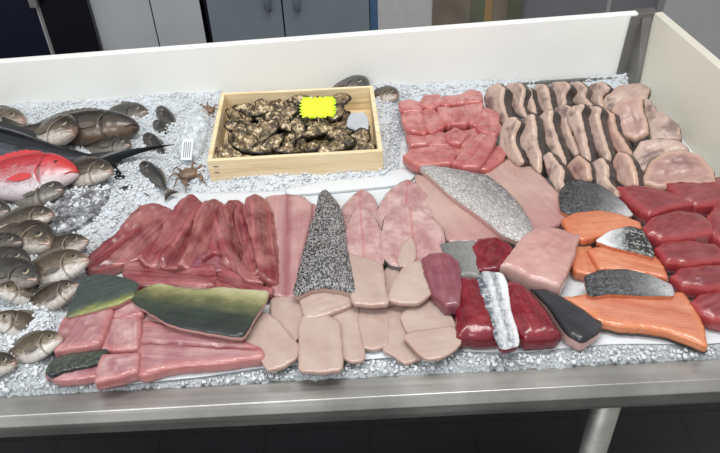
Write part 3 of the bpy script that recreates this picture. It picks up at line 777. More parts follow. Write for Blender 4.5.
# oysters: three shell shapes, each with a lower and an upper valve
def oyster_mesh(seed):
    rr = random.Random(seed); V, Fc = [], []; K, R_ = 30, 8
    bend = rr.uniform(-.25, .25)
    def outline(th):
        x = math.cos(th); y = math.sin(th)
        wid = .52 * (1 - .28 * x); return x + .0, y * wid + bend * .4 * x * x, 1
    def shell(sign, sc):
        base = len(V); b0 = base
        for r in range(R_ + 1):
            q = r / R_
            for k in range(K):
                th = 2 * math.pi * k / K; x, y, _ = outline(th)
                fr = 1 + .17 * noise.noise(Vector((math.cos(th) * 4, math.sin(th) * 3, seed * 3.1 + sign))) * q
                step = .075 * ((r % 2) * 2 - 1) * q * (1 + .6 * math.sin(th * 7 + seed))
                h = sign * (1 - q ** 2.2) * .30 + sign * step + .12 * noise.noise(Vector((x * q * 4, y * q * 4, seed + sign * 9)))
                V.append(Vector(((x * q - .15 * (1 - q)) * fr * sc, y * q * fr * sc, h * .9 + sign * .03)) * .034)
        for r in range(R_):
            for k in range(K):
                k2 = (k + 1) % K; f = (base + r * K + k, base + (r + 1) * K + k, base + (r + 1) * K + k2, base + r * K + k2)
                Fc.append(f if sign > 0 else f[::-1])
        # close the rim with a thin inner plate
        c = len(V); V.append(Vector((0, 0, 0)))
        for k in range(K):
            f = (c, base + R_ * K + (k + 1) % K, base + R_ * K + k); Fc.append(f if sign > 0 else f[::-1])
    return shell, V, Fc
protos = []
for sd in range(4):
    sh_, V, Fc = oyster_mesh(sd + 1); sh_(-1, 1.06); lower = ([v.copy() for v in V], list(Fc))
    sh2, V2_, F2_ = oyster_mesh(sd + 1); sh2(1, .97); protos.append((lower, (V2_, F2_)))
first = {}
GRP = 'oysters in the crate'
pos = []
ex = (iFR - iFL); ey = (iBL - iFL)
tries = 0
while len(pos) < 96 and tries < 9000:
    tries += 1
    a, b = rnd.uniform(.085, .915), rnd.uniform(.10, .90)
    lay = 0 if len(pos) < 34 else (1 if len(pos) < 68 else 2)
    if lay == 2 and (b < .12 or a > .93): continue
    if a > .80 and b > .62: continue
    p = iFL + ex * a + ey * b; p = Vector((p.x, p.y, .014 + .014 * lay + (.006 if b > .5 and lay else 0) + rnd.uniform(-.002, .003)))
    if all((p - q).length > (.025 if lay < 2 else .028) for q in pos): pos.append(p)
for i, p in enumerate(pos):
    v = i % 4
    rx, ry, rz = rnd.uniform(-.55, .55), rnd.uniform(-.5, .5), rnd.uniform(0, 6.28)
    if v not in first:
        lo_, up_ = protos[v]
        o = mesh_obj('oyster', *lo_, M['oysterd']); u_ = mesh_obj('upper_shell', *up_, M['oyster'], o); first[v] = o
    else:
        o = first[v].copy(); COL.objects.link(o)
        for ch in first[v].children:
            c2 = ch.copy(); c2.parent = o; COL.objects.link(c2)
    s = rnd.uniform(.8, 1.08); o.location = p; o.rotation_euler = (rx, ry, rz); o.scale = (s, s, s)
    tag(o, 'rough brown unopened oyster heaped in the pale pine crate', 'oyster', GRP)
# grey ice slab / card in the back right corner of the crate
plate('plastic_card', [(351, 113), (364, 112), (368, 118), (369, 136), (358, 132), (346, 127), (348, 117)], .034, .004, M['cardg'], 'small greyish white card among the oysters in the crate corner', 'card', n=(-.2, -.75, .6), grow=0, crown=.1)
# lime starburst sign
sp0 = P(318, 108, .075); sn_ = Vector((0, -.80, .60)); sc_ = []
pts = []
cxs, cys, hw, hh_ = 317.5, 107.2, 17.0, 9.6
K = 44
for k in range(K):
    th = 2 * math.pi * k / K; c, s_ = math.cos(th), math.sin(th)
    rr_ = 1 / max(abs(c), abs(s_)) ** .82 ; f = 1.13 if k % 2 == 0 else .93
    pts.append((cxs + hw * c * rr_ * f * .98, cys + hh_ * s_ * rr_ * f - .04 * (c * hw)))
vt = [PP(x, y, sp0, sn_) for x, y in pts]; off = sn_.normalized() * .0012
bm = bmesh.new(); hexa(bm, [v - off for v in vt], vt)
bmesh.ops.triangulate(bm, faces=[f for f in bm.faces if len(f.verts) > 4])
sgn = empty('price_sign', sp0, 'fluorescent lime starburst price card stuck among the oysters', 'sign')
bm_obj('card', bm, M['lime'], sgn)
s0 = PP(318, 116, sp0, sn_) - off * 3
V, Fc = tube_data([s0 + Vector((0, 0, .004)), s0 + Vector((.002, -.004, -.06))], .0016, 8); bm = bmesh.new(); vs = [bm.verts.new(v) for v in V]; [bm.faces.new([vs[i] for i in f]) for f in Fc]; bm_obj('stick', bm, M['wood'], sgn)

# ------------------------------------------------------------------ red fillets, upper left of the fillets
RG = None
def red(px, z0, t, lab, mk='red', **kw):
    if mk in ('red', 'red2') and 'shape' not in kw:
        ph, fq = rnd.uniform(0, 6.28), rnd.uniform(1.1, 1.7)
        kw['shape'] = lambda u, v, d: t * .26 * np.sin(v * 6.283 * fq + ph + u * 1.5)
    return plate('fish_fillet', px, z0, t, M[mk], lab, 'fish fillet', **kw)
red([(274, 300), (273, 270), (274, 240), (272, 215), (266, 200), (272, 197), (290, 196), (304, 199), (310, 206), (310, 222), (304, 245), (300, 265), (299, 300)], 0, .014, 'long flat pink fillet with dark midline, between red fillets and scaly fillet', 'pinkf', axis=((288, 197), (285, 300)), shape=lambda u, v, d: -.0035 * np.exp(-((v - .5) / .07) ** 2))
red([(304, 215), (305, 205), (313, 205), (321, 211), (316, 232), (307, 245)], 0, .008, 'narrow pink fillet edge peeking out left of the scaly fillet tip', 'pinkf')
red([(87, 271), (94, 258), (120, 237), (133, 221), (143, 212), (158, 207), (172, 211), (176, 222), (168, 242), (150, 258), (135, 265), (110, 275), (92, 279)], 0, 0.0238, 'brownish red fillet farthest left, its rounded end against the ice', 'red', axis=((90, 272), (165, 208)), shape=lambda u, v, d: .004 * np.sin(v * 16 + u * 2), lean=.45)
red([(155, 270), (168, 250), (180, 230), (198, 206), (207, 205), (210, 215), (202, 238), (190, 258), (180, 273), (166, 276)], 0, 0.0224, 'dark red fillet wedged behind the striated fillet strip', 'red', axis=((165, 270), (205, 206)), lean=.45)
red([(141, 268), (157, 245), (171, 224), (182, 207), (192, 197), (205, 204), (198, 219), (182, 237), (168, 256), (159, 273), (149, 273)], .010, 0.0210, 'striated red fillet strip with a pointed top, second from left', 'red2', axis=((148, 270), (194, 200)), lean=.45)
red([(180, 272), (190, 252), (195, 235), (199, 220), (206, 207), (216, 201), (223, 205), (218, 226), (210, 246), (204, 262), (192, 276)], .004, 0.0238, 'curved red fillet with pale left edge, third from left', 'red', axis=((186, 270), (216, 203)), lean=.45)
red([(222, 272), (226, 255), (226, 236), (226, 214), (229, 203), (238, 200), (246, 206), (250, 225), (256, 248), (264, 270), (268, 286), (250, 284), (236, 278)], 0, 0.0224, 'dark red fillet bent downward, fifth from left', 'red', axis=((238, 202), (256, 284)), lean=.45)
red([(203, 268), (212, 255), (214, 236), (217, 215), (222, 205), (231, 202), (232, 212), (229, 226), (230, 240), (238, 260), (252, 274), (265, 284), (250, 287), (236, 276), (226, 262), (216, 260)], .008, 0.0210, 'curved pink-red fillet strip sweeping right at its foot, fourth from left', 'red2', axis=((224, 204), (250, 284)), lean=.45)
red([(262, 282), (258, 262), (252, 240), (246, 218), (249, 203), (257, 196), (265, 199), (272, 214), (276, 240), (277, 265), (276, 288), (270, 290)], .002, 0.0252, 'deep red fillet standing against the flat pink fillet', 'red', axis=((258, 198), (270, 288)), shape=lambda u, v, d: .005 * np.exp(-((v - .45) / .16) ** 2) * (1 - u), lean=.45)
red([(241, 272), (246, 255), (238, 232), (236, 214), (240, 206), (246, 215), (254, 236), (262, 254), (264, 272), (256, 278)], .012, .012, 'thin dark red fold lying between two upright fillets', 'red', axis=((240, 208), (256, 276)))
red([(187, 272), (199, 257), (209, 252), (219, 259), (228, 272), (216, 276), (200, 276)], .010, .013, 'small mauve fillet tip above the horizontal red fillets', 'mauve')
red([(210, 270), (225, 268), (240, 277), (256, 286), (273, 290), (270, 298), (250, 299), (230, 297), (208, 294)], .008, .013, 'smooth red fillet lying across, right of the striated one', 'red', axis=((212, 275), (272, 294)))
red([(124, 275), (128, 263), (138, 263), (155, 271), (175, 275), (200, 267), (214, 266), (216, 291), (195, 294), (170, 293), (150, 290), (132, 292)], .012, .014, 'striated red fillet lying across with a square cut end', 'red2', axis=((130, 276), (214, 280)))

# pink chunks and long fillet at the front left
red([(141, 312), (146, 303), (162, 308), (178, 320), (200, 330), (200, 338), (170, 332), (141, 334)], .0, .016, 'pink chunk tucked under the edge of the green yellow skin', 'chunk')
red([(139, 379), (139, 352), (140, 328), (150, 322), (172, 328), (205, 334), (240, 342), (258, 349), (264, 356), (263, 364), (235, 368), (200, 372), (165, 376), (146, 382)], .0, .020, 'long pink belly fillet with a dark red midline at the front', 'longf', axis=((140, 352), (262, 358)), shape=lambda u, v, d: -.005 * np.exp(-((v - .56) / .035) ** 2))
red([(46, 377), (70, 370), (102, 362), (104, 380), (80, 384), (60, 385)], .0, .016, 'pink front left piece with salmon coloured rim under the dark skin', 'chunk')
red([(47, 374), (54, 361), (68, 355), (90, 353), (104, 351), (108, 344), (106, 358), (102, 365), (85, 369), (65, 373), (52, 378)], .014, .010, 'dark wet strip of skin along the front left pink pieces', 'mahis')
red([(57, 358), (60, 345), (64, 324), (70, 315), (98, 307), (112, 305), (114, 316), (107, 335), (101, 351), (85, 355), (70, 357)], .012, .022, 'square pink chunk with a dark hole, farthest left', 'chunk', rn=1, lump=.12)
red([(104, 356), (108, 338), (113, 322), (120, 318), (142, 318), (141, 340), (139, 356), (120, 358)], .004, .022, 'pink chunk, middle one of the column of three', 'chunk', rn=1)
red([(113, 323), (116, 312), (124, 303), (132, 300), (145, 303), (143, 322), (128, 326)], .006, .022, 'pink chunk, rear one of the column of three under the dark skin', 'chunk', rn=1)
red([(98, 390), (100, 371), (104, 356), (120, 356), (140, 354), (139, 379), (118, 386)], .004, .022, 'pink chunk, front one of the column of three above the steel rim', 'chunk', rn=1)
red([(68, 319), (74, 305), (79, 290), (84, 280), (95, 276), (120, 278), (137, 285), (134, 299), (118, 307), (95, 313), (74, 319)], .030, .010, 'dark slate fillet skin up with a yellow lower edge, farthest left', 'chunk', skins=[('top', 'mahid')], axis=((72, 305), (134, 285)))
red([(130, 297), (145, 290), (158, 285), (178, 289), (198, 292), (220, 289), (242, 291), (268, 293), (263, 306), (253, 321), (243, 340), (226, 338), (205, 334), (185, 331), (168, 325), (152, 315), (138, 307)], .026, .012, 'long fillet with green yellow and black skin up, front left', 'pinkb', skins=[('top', 'mahi')], axis=((134, 296), (258, 312)))

# round steaks beside the scaly fillet
def stk(px, z0, t, lab, mk='steak', **kw): return plate('fish_steak', px, z0, t, M[mk], lab, 'fish steak', **kw)
stk([(341, 238), (341, 222), (346, 206), (355, 196), (362, 191), (370, 196), (376, 206), (377, 222), (376, 240), (360, 246), (345, 246)], .0, .016, 'pink round steak at rear left of the four round steaks', skins=[('side', 'greyskin')], axis=((362, 192), (360, 244)))
stk([(376, 230), (380, 210), (388, 195), (398, 186), (407, 181), (418, 187), (429, 199), (434, 213), (434, 232), (420, 236), (405, 236), (392, 238), (382, 242)], .0, .016, 'large pink round steak at rear right of the four round steaks', skins=[('side', 'greyskin')], axis=((407, 182), (404, 240)))
stk([(344, 254), (347, 232), (353, 218), (361, 208), (368, 213), (374, 222), (380, 233), (382, 250), (383, 268), (366, 274), (350, 268)], .011, .015, 'pointed pink steak in front, left of the pair of front round steaks', skins=[('side', 'greyskin')], axis=((362, 210), (366, 270)))
s_ = stk([(383, 246), (384, 230), (388, 217), (396, 209), (408, 207), (421, 211), (432, 220), (441, 231), (444, 242), (442, 254), (434, 264), (420, 270), (405, 271), (392, 269), (384, 259)], .012, .015, 'large round steak with bone and pale membrane, front right of the four', skins=[('side', 'greyskin')], axis=((408, 208), (412, 268)))
plate('membrane', [(397, 262), (400, 250), (405, 241), (412, 237), (416, 246), (416, 260), (408, 268), (399, 268)], .0268, .004, M['beige'], None, grow=0)
bpy.data.objects['membrane'].parent = s_; bpy.data.objects['membrane'].matrix_parent_inverse = s_.matrix_world.inverted()
# beige slices
def bei(px, z0, t, lab, **kw): return plate('fish_slice', px, z0, t * .62, M['beige'], lab, 'fish slice', **{**dict(lump=.16, rag=1.2, grow=2.6), **kw})
bei([(384, 304), (384, 288), (386, 272), (391, 267), (399, 267), (404, 273), (400, 290), (396, 304)], .010, .009, 'narrow beige slice between two larger slices below the round steaks')
bei([(356, 308), (370, 305), (385, 306), (387, 325), (387, 345), (375, 350), (362, 348), (356, 335), (354, 320)], .002, .011, 'rounded beige slice in the front row, left of the widest ones')
bei([(384, 312), (388, 302), (400, 303), (414, 308), (420, 318), (424, 335), (428, 352), (421, 358), (406, 364), (395, 356), (384, 351), (387, 335)], .002, .010, 'beige slice with a ragged pink lower edge near the paper front')
bei([(402, 318), (409, 310), (417, 303), (431, 294), (442, 304), (452, 323), (456, 334), (440, 337), (420, 339), (408, 332)], .008, .011, 'wide beige slice leaning against the mauve and red tuna')
bei([(405, 337), (415, 333), (435, 331), (453, 328), (460, 343), (452, 351), (440, 358), (428, 360), (419, 353)], .016, .010, 'beige slice on top at the front right corner of the slices')
bei([(389, 301), (397, 281), (408, 265), (420, 263), (425, 266), (429, 280), (432, 293), (418, 304), (402, 304)], .022, .013, 'beige slice just below the big round steak')
bei([(344, 264), (349, 256), (358, 258), (372, 262), (381, 267), (383, 285), (387, 306), (372, 306), (354, 305), (352, 290), (348, 276)], .021, .014, 'tall beige slice below the pointed steak, right of the scaly fillet')
bei([(273, 300), (285, 297), (299, 298), (301, 312), (309, 325), (302, 333), (294, 342), (285, 336), (274, 323)], .004, .011, 'beige slice below the flat pink fillet')
bei([(329, 314), (345, 307), (358, 307), (356, 320), (359, 340), (363, 351), (362, 361), (352, 362), (340, 357), (337, 335), (330, 325)], .004, .010, 'slanting beige slice between the square front slice and a rounded one')
bei([(301, 329), (304, 318), (312, 315), (325, 317), (337, 323), (339, 340), (341, 371), (325, 373), (301, 372), (301, 345)], .010, .013, 'square beige slice reaching lowest at the front edge', rn=1)
bei([(245, 335), (251, 325), (264, 314), (276, 322), (291, 340), (298, 348), (295, 359), (283, 367), (269, 371), (263, 360), (259, 350), (247, 343)], .008, .012, 'big lobed beige slice farthest left, beside the green yellow skin')
bei([(301, 301), (315, 294), (330, 288), (346, 291), (352, 306), (336, 313), (320, 319), (307, 320)], .008, .018, 'thick beige block at the foot of the scaly fillet', rn=1)
# scaly fillet
red([(321, 196), (325, 191), (335, 203), (341, 215), (343, 231), (345, 250), (349, 265), (352, 284), (354, 298), (343, 295), (325, 292), (310, 294), (298, 300), (295, 296), (299, 280), (303, 262), (308, 245), (312, 230), (318, 212)], .016, .017, 'silver black scaled fillet lying skin up, pointed end to the back', 'beige', skins=[('top', 'seabass')], rag=.5, axis=((326, 196), (324, 296)), crown=.4)

# ------------------------------------------------------------------ centre right
red([(484, 177), (500, 167), (512, 158), (525, 162), (541, 178), (556, 193), (564, 208), (565, 226), (552, 232), (535, 236), (524, 232), (514, 215), (499, 196)], .0, .018, 'pale pink fillet reddening to its foot, below the shark steaks', 'pinkw', axis=((498, 168), (556, 228)))
red([(416, 176), (428, 178), (446, 192), (470, 207), (492, 224), (505, 240), (500, 250), (480, 247), (450, 247), (440, 240), (430, 215), (420, 195)], .0, .016, 'pale pink fillet with faint rings, right of the round steaks', 'pinkw', axis=((420, 178), (498, 246)))
red([(420, 169), (430, 167), (450, 170), (470, 174), (486, 177), (501, 189), (516, 204), (529, 224), (537, 241), (521, 246), (505, 240), (490, 227), (470, 212), (450, 198), (436, 184), (425, 175)], .014, .016, 'pale silver fillet with large scales, skin up', 'pinkb', skins=[('top', 'bigscale')], rag=.5, axis=((424, 170), (528, 240)), crown=.4)
red([(440, 250), (443, 246), (456, 243), (474, 243), (478, 262), (478, 283), (460, 285), (456, 272), (444, 258)], .006, .024, 'small chunk with dull grey skin up above the red tuna', 'tuna', skins=[('top', 'greyskin')], rn=1)
red([(472, 252), (480, 241), (495, 239), (508, 247), (513, 257), (506, 271), (495, 278), (478, 280), (474, 264)], .006, .026, 'short dark red tuna chunk behind the silver skinned one', 'tuna')
red([(423, 263), (430, 256), (445, 254), (458, 266), (460, 290), (458, 313), (446, 315), (435, 302), (426, 281)], .012, .026, 'mauve tuna chunk beside the beige slices', 'mauve')
red([(456, 290), (462, 280), (476, 280), (484, 295), (492, 318), (501, 341), (496, 347), (476, 349), (458, 346), (457, 318)], .0, .028, 'deep red tuna loin left of the silver skinned strip', 'tuna', axis=((468, 282), (480, 348)), crown=.3)
red([(500, 292), (511, 282), (528, 293), (546, 317), (560, 341), (553, 348), (525, 350), (514, 337), (505, 312)], .0, .028, 'deep red tuna loin right of the silver skinned strip', 'tuna', axis=((508, 288), (542, 346)), crown=.3)
red([(478, 279), (484, 273), (501, 275), (507, 290), (508, 310), (516, 335), (517, 349), (502, 353), (494, 335), (486, 315), (480, 297)], .018, .014, 'narrow fillet with mottled silver skin up between two tuna loins', 'tuna', skins=[('top', 'silver')], axis=((490, 274), (510, 352)), lump=.03, rag=.5)
red([(499, 274), (511, 256), (525, 239), (539, 229), (560, 231), (578, 239), (572, 260), (562, 286), (556, 299), (535, 292), (515, 282)], .004, .034, 'big pink block of fish loin, pale sides, left of the salmon', 'pinkb', rn=1, crown=.1)
red([(530, 293), (543, 291), (560, 299), (580, 311), (599, 326), (597, 338), (580, 351), (567, 342), (552, 319), (539, 304)], .0, .026, 'tuna loin piece with black skin up and pink cut end', 'pinkb', skins=[('top', 'blackskin')], axis=((538, 294), (588, 340)), lump=.03, rag=.5)

# ------------------------------------------------------------------ salmon
def sal(px, z0, t, lab, mk='salmon', **kw): return plate('salmon_fillet', px, z0, t, M[mk], lab, 'salmon fillet', **kw)
sal([(562, 215), (560, 197), (566, 183), (580, 181), (600, 187), (622, 204), (632, 218), (620, 221), (600, 219), (575, 219)], .014, .014, 'dark skin up salmon piece at the back of the salmon row', skins=[('top', 'salmskin')], lump=.03, rag=.4, axis=((564, 200), (630, 216)))
sal([(573, 249), (586, 243), (594, 255), (603, 270), (600, 280), (590, 281), (574, 277)], .0, .018, 'dull orange salmon piece half hidden at left of the row')
sal([(561, 222), (575, 215), (597, 212), (620, 216), (639, 225), (640, 233), (625, 236), (602, 241), (582, 246), (571, 241)], .016, .018, 'bright orange salmon piece directly below the dark skinned rear piece', skins=[('bottom', 'salmskin')], axis=((562, 230), (640, 226)))
sal([(587, 252), (600, 248), (625, 248), (651, 255), (662, 270), (666, 284), (640, 279), (615, 276), (600, 275), (591, 261)], .010, .018, 'orange salmon piece with curved rings, middle of the row', skins=[('bottom', 'salmskin')], axis=((588, 258), (664, 274)))
sal([(596, 243), (610, 233), (630, 228), (641, 232), (649, 247), (653, 260), (635, 255), (610, 249)], .026, .012, 'small salmon piece with speckled black and white skin up', skins=[('top', 'speckskin')], lump=.03, rag=.4, axis=((598, 240), (652, 252)))
sal([(585, 278), (600, 272), (625, 271), (650, 277), (670, 287), (672, 299), (640, 299), (610, 297), (589, 300)], .016, .014, 'salmon piece with dark skin fading to silver, above the long fillet', skins=[('top', 'salmskin')], lump=.03, rag=.4, axis=((586, 288), (670, 294)))
sal([(561, 300), (575, 298), (595, 295), (625, 297), (650, 298), (681, 293), (692, 310), (702, 330), (705, 353), (690, 347), (670, 339), (645, 335), (620, 333), (598, 328), (580, 314)], .0, .019, 'long orange salmon fillet with dark skin below, front right', 'salmon2', skins=[('bottom', 'blackskin')], axis=((562, 302), (700, 330)))

# ------------------------------------------------------------------ red tuna steaks on the right
def tun(px, z0, t, lab, **kw): return plate('tuna_steak', px, z0, t, M['tunas'], lab, 'tuna steak', crown=.2, **kw)
tun([(668, 196), (664, 187), (680, 183), (705, 181), (722, 179), (732, 195), (715, 214), (694, 216), (680, 212)], .006, .028, 'red tuna steak in the rear right, touching the shark steaks')
tun([(617, 191), (630, 187), (650, 189), (670, 195), (692, 206), (688, 214), (666, 218), (648, 225), (634, 214), (622, 202)], .010, .028, 'long red tuna steak at the rear left of the tuna pile')
tun([(706, 222), (722, 198), (745, 205), (745, 250), (718, 250), (706, 240)], .010, .026, 'red tuna steak cut off by the right picture edge, upper one')
tun([(642, 232), (655, 218), (676, 213), (697, 215), (710, 228), (708, 242), (690, 247), (660, 250), (645, 243)], .012, .028, 'red tuna steak with a glossy front face, second row')
tun([(654, 254), (665, 244), (690, 242), (714, 247), (721, 259), (716, 270), (690, 274), (665, 272)], .008, .026, 'red tuna steak in the third row, right of the speckled salmon')
tun([(669, 282), (680, 271), (700, 267), (740, 266), (742, 297), (700, 299), (680, 295)], .004, .026, 'red tuna steak in the fourth row, right of the long salmon')
tun([(689, 307), (700, 297), (722, 291), (745, 292), (745, 335), (712, 329), (697, 320)], .0, .024, 'red tuna steak nearest the front, right of the salmon end')

# ------------------------------------------------------------------ pink red cubes at the back
def cub(px, z0, t, lab, **kw): return plate('tuna_cube', px, z0, t, M['cube'], lab, 'fish chunk', rn=1, lump=.12, **kw)

cubes = [
 ([(400, 104), (410, 101), (421, 105), (421, 117), (403, 118)], .016, 'back left corner chunk of the pink red pile'),
 ([(419, 109), (425, 97), (438, 96), (442, 108), (431, 115)], .020, 'chunk second from left in the back row of the pink red pile'),
 ([(437, 108), (443, 98), (461, 97), (465, 108), (446, 112)], .018, 'chunk third from left in the back row of the pink red pile'),
 ([(460, 99), (470, 91), (480, 94), (482, 107), (465, 109)], .018, 'back right corner chunk of the pink red pile'),
 ([(403, 115), (421, 113), (427, 127), (425, 140), (408, 136), (403, 125)], .012, 'left chunk of the middle row in the pink red pile'),
 ([(420, 115), (430, 109), (442, 119), (444, 132), (431, 139), (424, 129)], .014, 'second chunk of the middle row in the pink red pile'),
 ([(437, 110), (447, 109), (453, 122), (449, 132), (442, 124)], .018, 'narrow upright chunk in the centre of the pink red pile'),
 ([(446, 111), (463, 108), (469, 122), (466, 130), (452, 130)], .018, 'square chunk right of centre in the pink red pile'),
 ([(463, 108), (482, 104), (481, 119), (476, 132), (467, 127)], .014, 'right chunk of the middle row in the pink red pile'),
 ([(407, 137), (426, 139), (428, 150), (411, 152)], .006, 'dim chunk at the left of the third row in the pink red pile'),
 ([(425, 139), (441, 133), (452, 142), (448, 152), (429, 152)], .008, 'second chunk of the third row in the pink red pile'),
 ([(445, 137), (455, 129), (466, 138), (460, 150), (450, 149)], .014, 'third chunk of the third row in the pink red pile'),
 ([(459, 133), (475, 130), (477, 142), (467, 155), (457, 150)], .006, 'right chunk of the third row in the pink red pile'),
 ([(444, 152), (458, 147), (468, 152), (460, 166), (450, 168)], .0, 'dark low chunk between the two front chunks of the pink red pile'),
]
for px, z0, lab in cubes: cub(px, z0, .022, lab)
cub([(477, 118), (486, 109), (496, 114), (500, 136), (494, 143), (480, 138), (475, 128)], .010, .024, 'pinkish long chunk next to the shark steaks')
cub([(403, 160), (411, 152), (430, 148), (451, 148), (455, 160), (451, 170), (435, 172), (420, 173), (411, 169)], .010, .024, 'wide front chunk of the pink red pile with glossy lower face')
cub([(476, 174), (487, 158), (498, 147), (507, 152), (502, 163), (487, 175)], .008, .018, 'bright red folded flap beside the shark steaks')
cub([(452, 168), (461, 156), (471, 142), (480, 135), (496, 139), (492, 150), (484, 165), (476, 175), (462, 174)], .014, .024, 'long front right chunk of the pink red pile')

# ------------------------------------------------------------------ shark steaks
def shk(px, lab, z0=.004, mk='shark', n=(-.78, -.26, .57), t=.036, **kw):
    return plate('shark_steak', px, z0, t, M[mk], lab, 'shark steak', n=n, skins=[('side', 'sharkskin')], crown=.02, lump=.08, edge=.12, grow=.6, **kw)
row1 = [
 [(483, 97), (488, 86), (496, 83), (503, 87), (500, 98), (503, 112), (507, 122), (500, 124), (494, 112), (485, 108)],
 [(503, 92), (508, 83), (519, 82), (523, 90), (520, 104), (523, 112), (526, 118), (515, 113), (507, 102)],
 [(520, 101), (523, 90), (528, 86), (530, 98), (535, 113), (528, 113)],
 [(532, 88), (537, 83), (545, 85), (547, 97), (551, 110), (543, 112), (536, 104)],
 [(546, 90), (552, 82), (561, 80), (568, 85), (562, 95), (564, 104), (559, 108), (551, 102)],
 [(561, 91), (568, 82), (579, 81), (585, 88), (582, 96), (591, 104), (585, 106), (571, 101)],
 [(583, 93), (590, 84), (601, 81), (608, 87), (599, 96), (602, 107), (590, 103)],
]
ordn = ['first', 'second', 'third', 'fourth', 'fifth', 'sixth', 'seventh', 'eighth']
for i, px in reversed(list(enumerate(row1))): shk(px, f'{ordn[i]} shark steak from the left in the row against the white back panel')
shk([(603, 103), (607, 91), (620, 85), (640, 82), (650, 87), (646, 99), (630, 98), (618, 102), (612, 110), (605, 108)], 'wide shark steak lying flat in the back right corner by the steel post', n=(-.3, -.35, .88))
row2 = [
 [(500, 128), (505, 118), (513, 116), (518, 122), (513, 131), (512, 141), (521, 161), (516, 166), (506, 156), (498, 149)],
 [(512, 135), (517, 122), (531, 112), (533, 125), (534, 140), (539, 156), (538, 173), (530, 166), (524, 151), (515, 144)],
 [(537, 118), (545, 109), (551, 109), (549, 120), (554, 136), (562, 156), (563, 165), (556, 166), (549, 151), (540, 136)],
 [(548, 122), (554, 108), (563, 104), (570, 107), (566, 118), (568, 130), (577, 152), (573, 156), (562, 143), (552, 133)],
 [(567, 112), (573, 105), (582, 104), (578, 112), (582, 130), (588, 160), (584, 166), (580, 156), (574, 136), (567, 123)],
 [(582, 112), (588, 106), (599, 107), (596, 115), (600, 130), (608, 155), (607, 164), (598, 156), (588, 139), (581, 124)],
]
for i, px in reversed(list(enumerate(row2))): shk(px, f'{ordn[i]} shark steak from the left in the long middle row', z0=.010)
shk([(598, 118), (604, 109), (611, 113), (614, 128), (627, 148), (633, 157), (620, 157), (606, 141)], 'reddish shark steak left of the round one in the middle row', mk='sharkp')
shk([(640, 105), (647, 97), (656, 109), (666, 114), (680, 126), (680, 138), (662, 140), (650, 139), (646, 125)], 'pale shark steak leaning against the ivory side panel', n=(-.35, -.35, .87), z0=.004)
shk([(608, 115), (615, 103), (630, 96), (643, 97), (642, 105), (647, 120), (648, 133), (635, 140), (621, 134), (611, 125)], 'round shark steak with pink centre, right end of the middle row', n=(-.4, -.4, .82), z0=.012, mk='sharkp')
shk([(633, 153), (640, 141), (660, 137), (683, 141), (690, 150), (668, 152), (650, 160), (648, 172), (636, 170)], 'curved shark steak behind the largest round one', n=(-.25, -.35, .9), z0=.004)
shk([(641, 182), (649, 162), (662, 152), (680, 149), (701, 154), (714, 170), (716, 182), (700, 188), (680, 185), (660, 188)], 'largest round shark steak with broad pink centre, by the tuna steaks', n=(-.15, -.3, .94), z0=.010, mk='sharkp')
row3 = [
 [(542, 156), (548, 151), (557, 164), (562, 170), (560, 180), (564, 195), (556, 191), (547, 176)],
 [(565, 166), (578, 154), (587, 165), (590, 179), (580, 185), (571, 177)],
 [(589, 164), (600, 157), (606, 165), (605, 178), (616, 190), (617, 197), (600, 190), (589, 177)],
 [(611, 162), (618, 151), (626, 154), (633, 168), (637, 185), (625, 188), (614, 180)],
]
for i, px in reversed(list(enumerate(row3))): shk(px, f'{ordn[i]} shark steak from the left in the lowest row above the salmon', z0=.008, mk='sharkp' if i % 2 else 'shark')

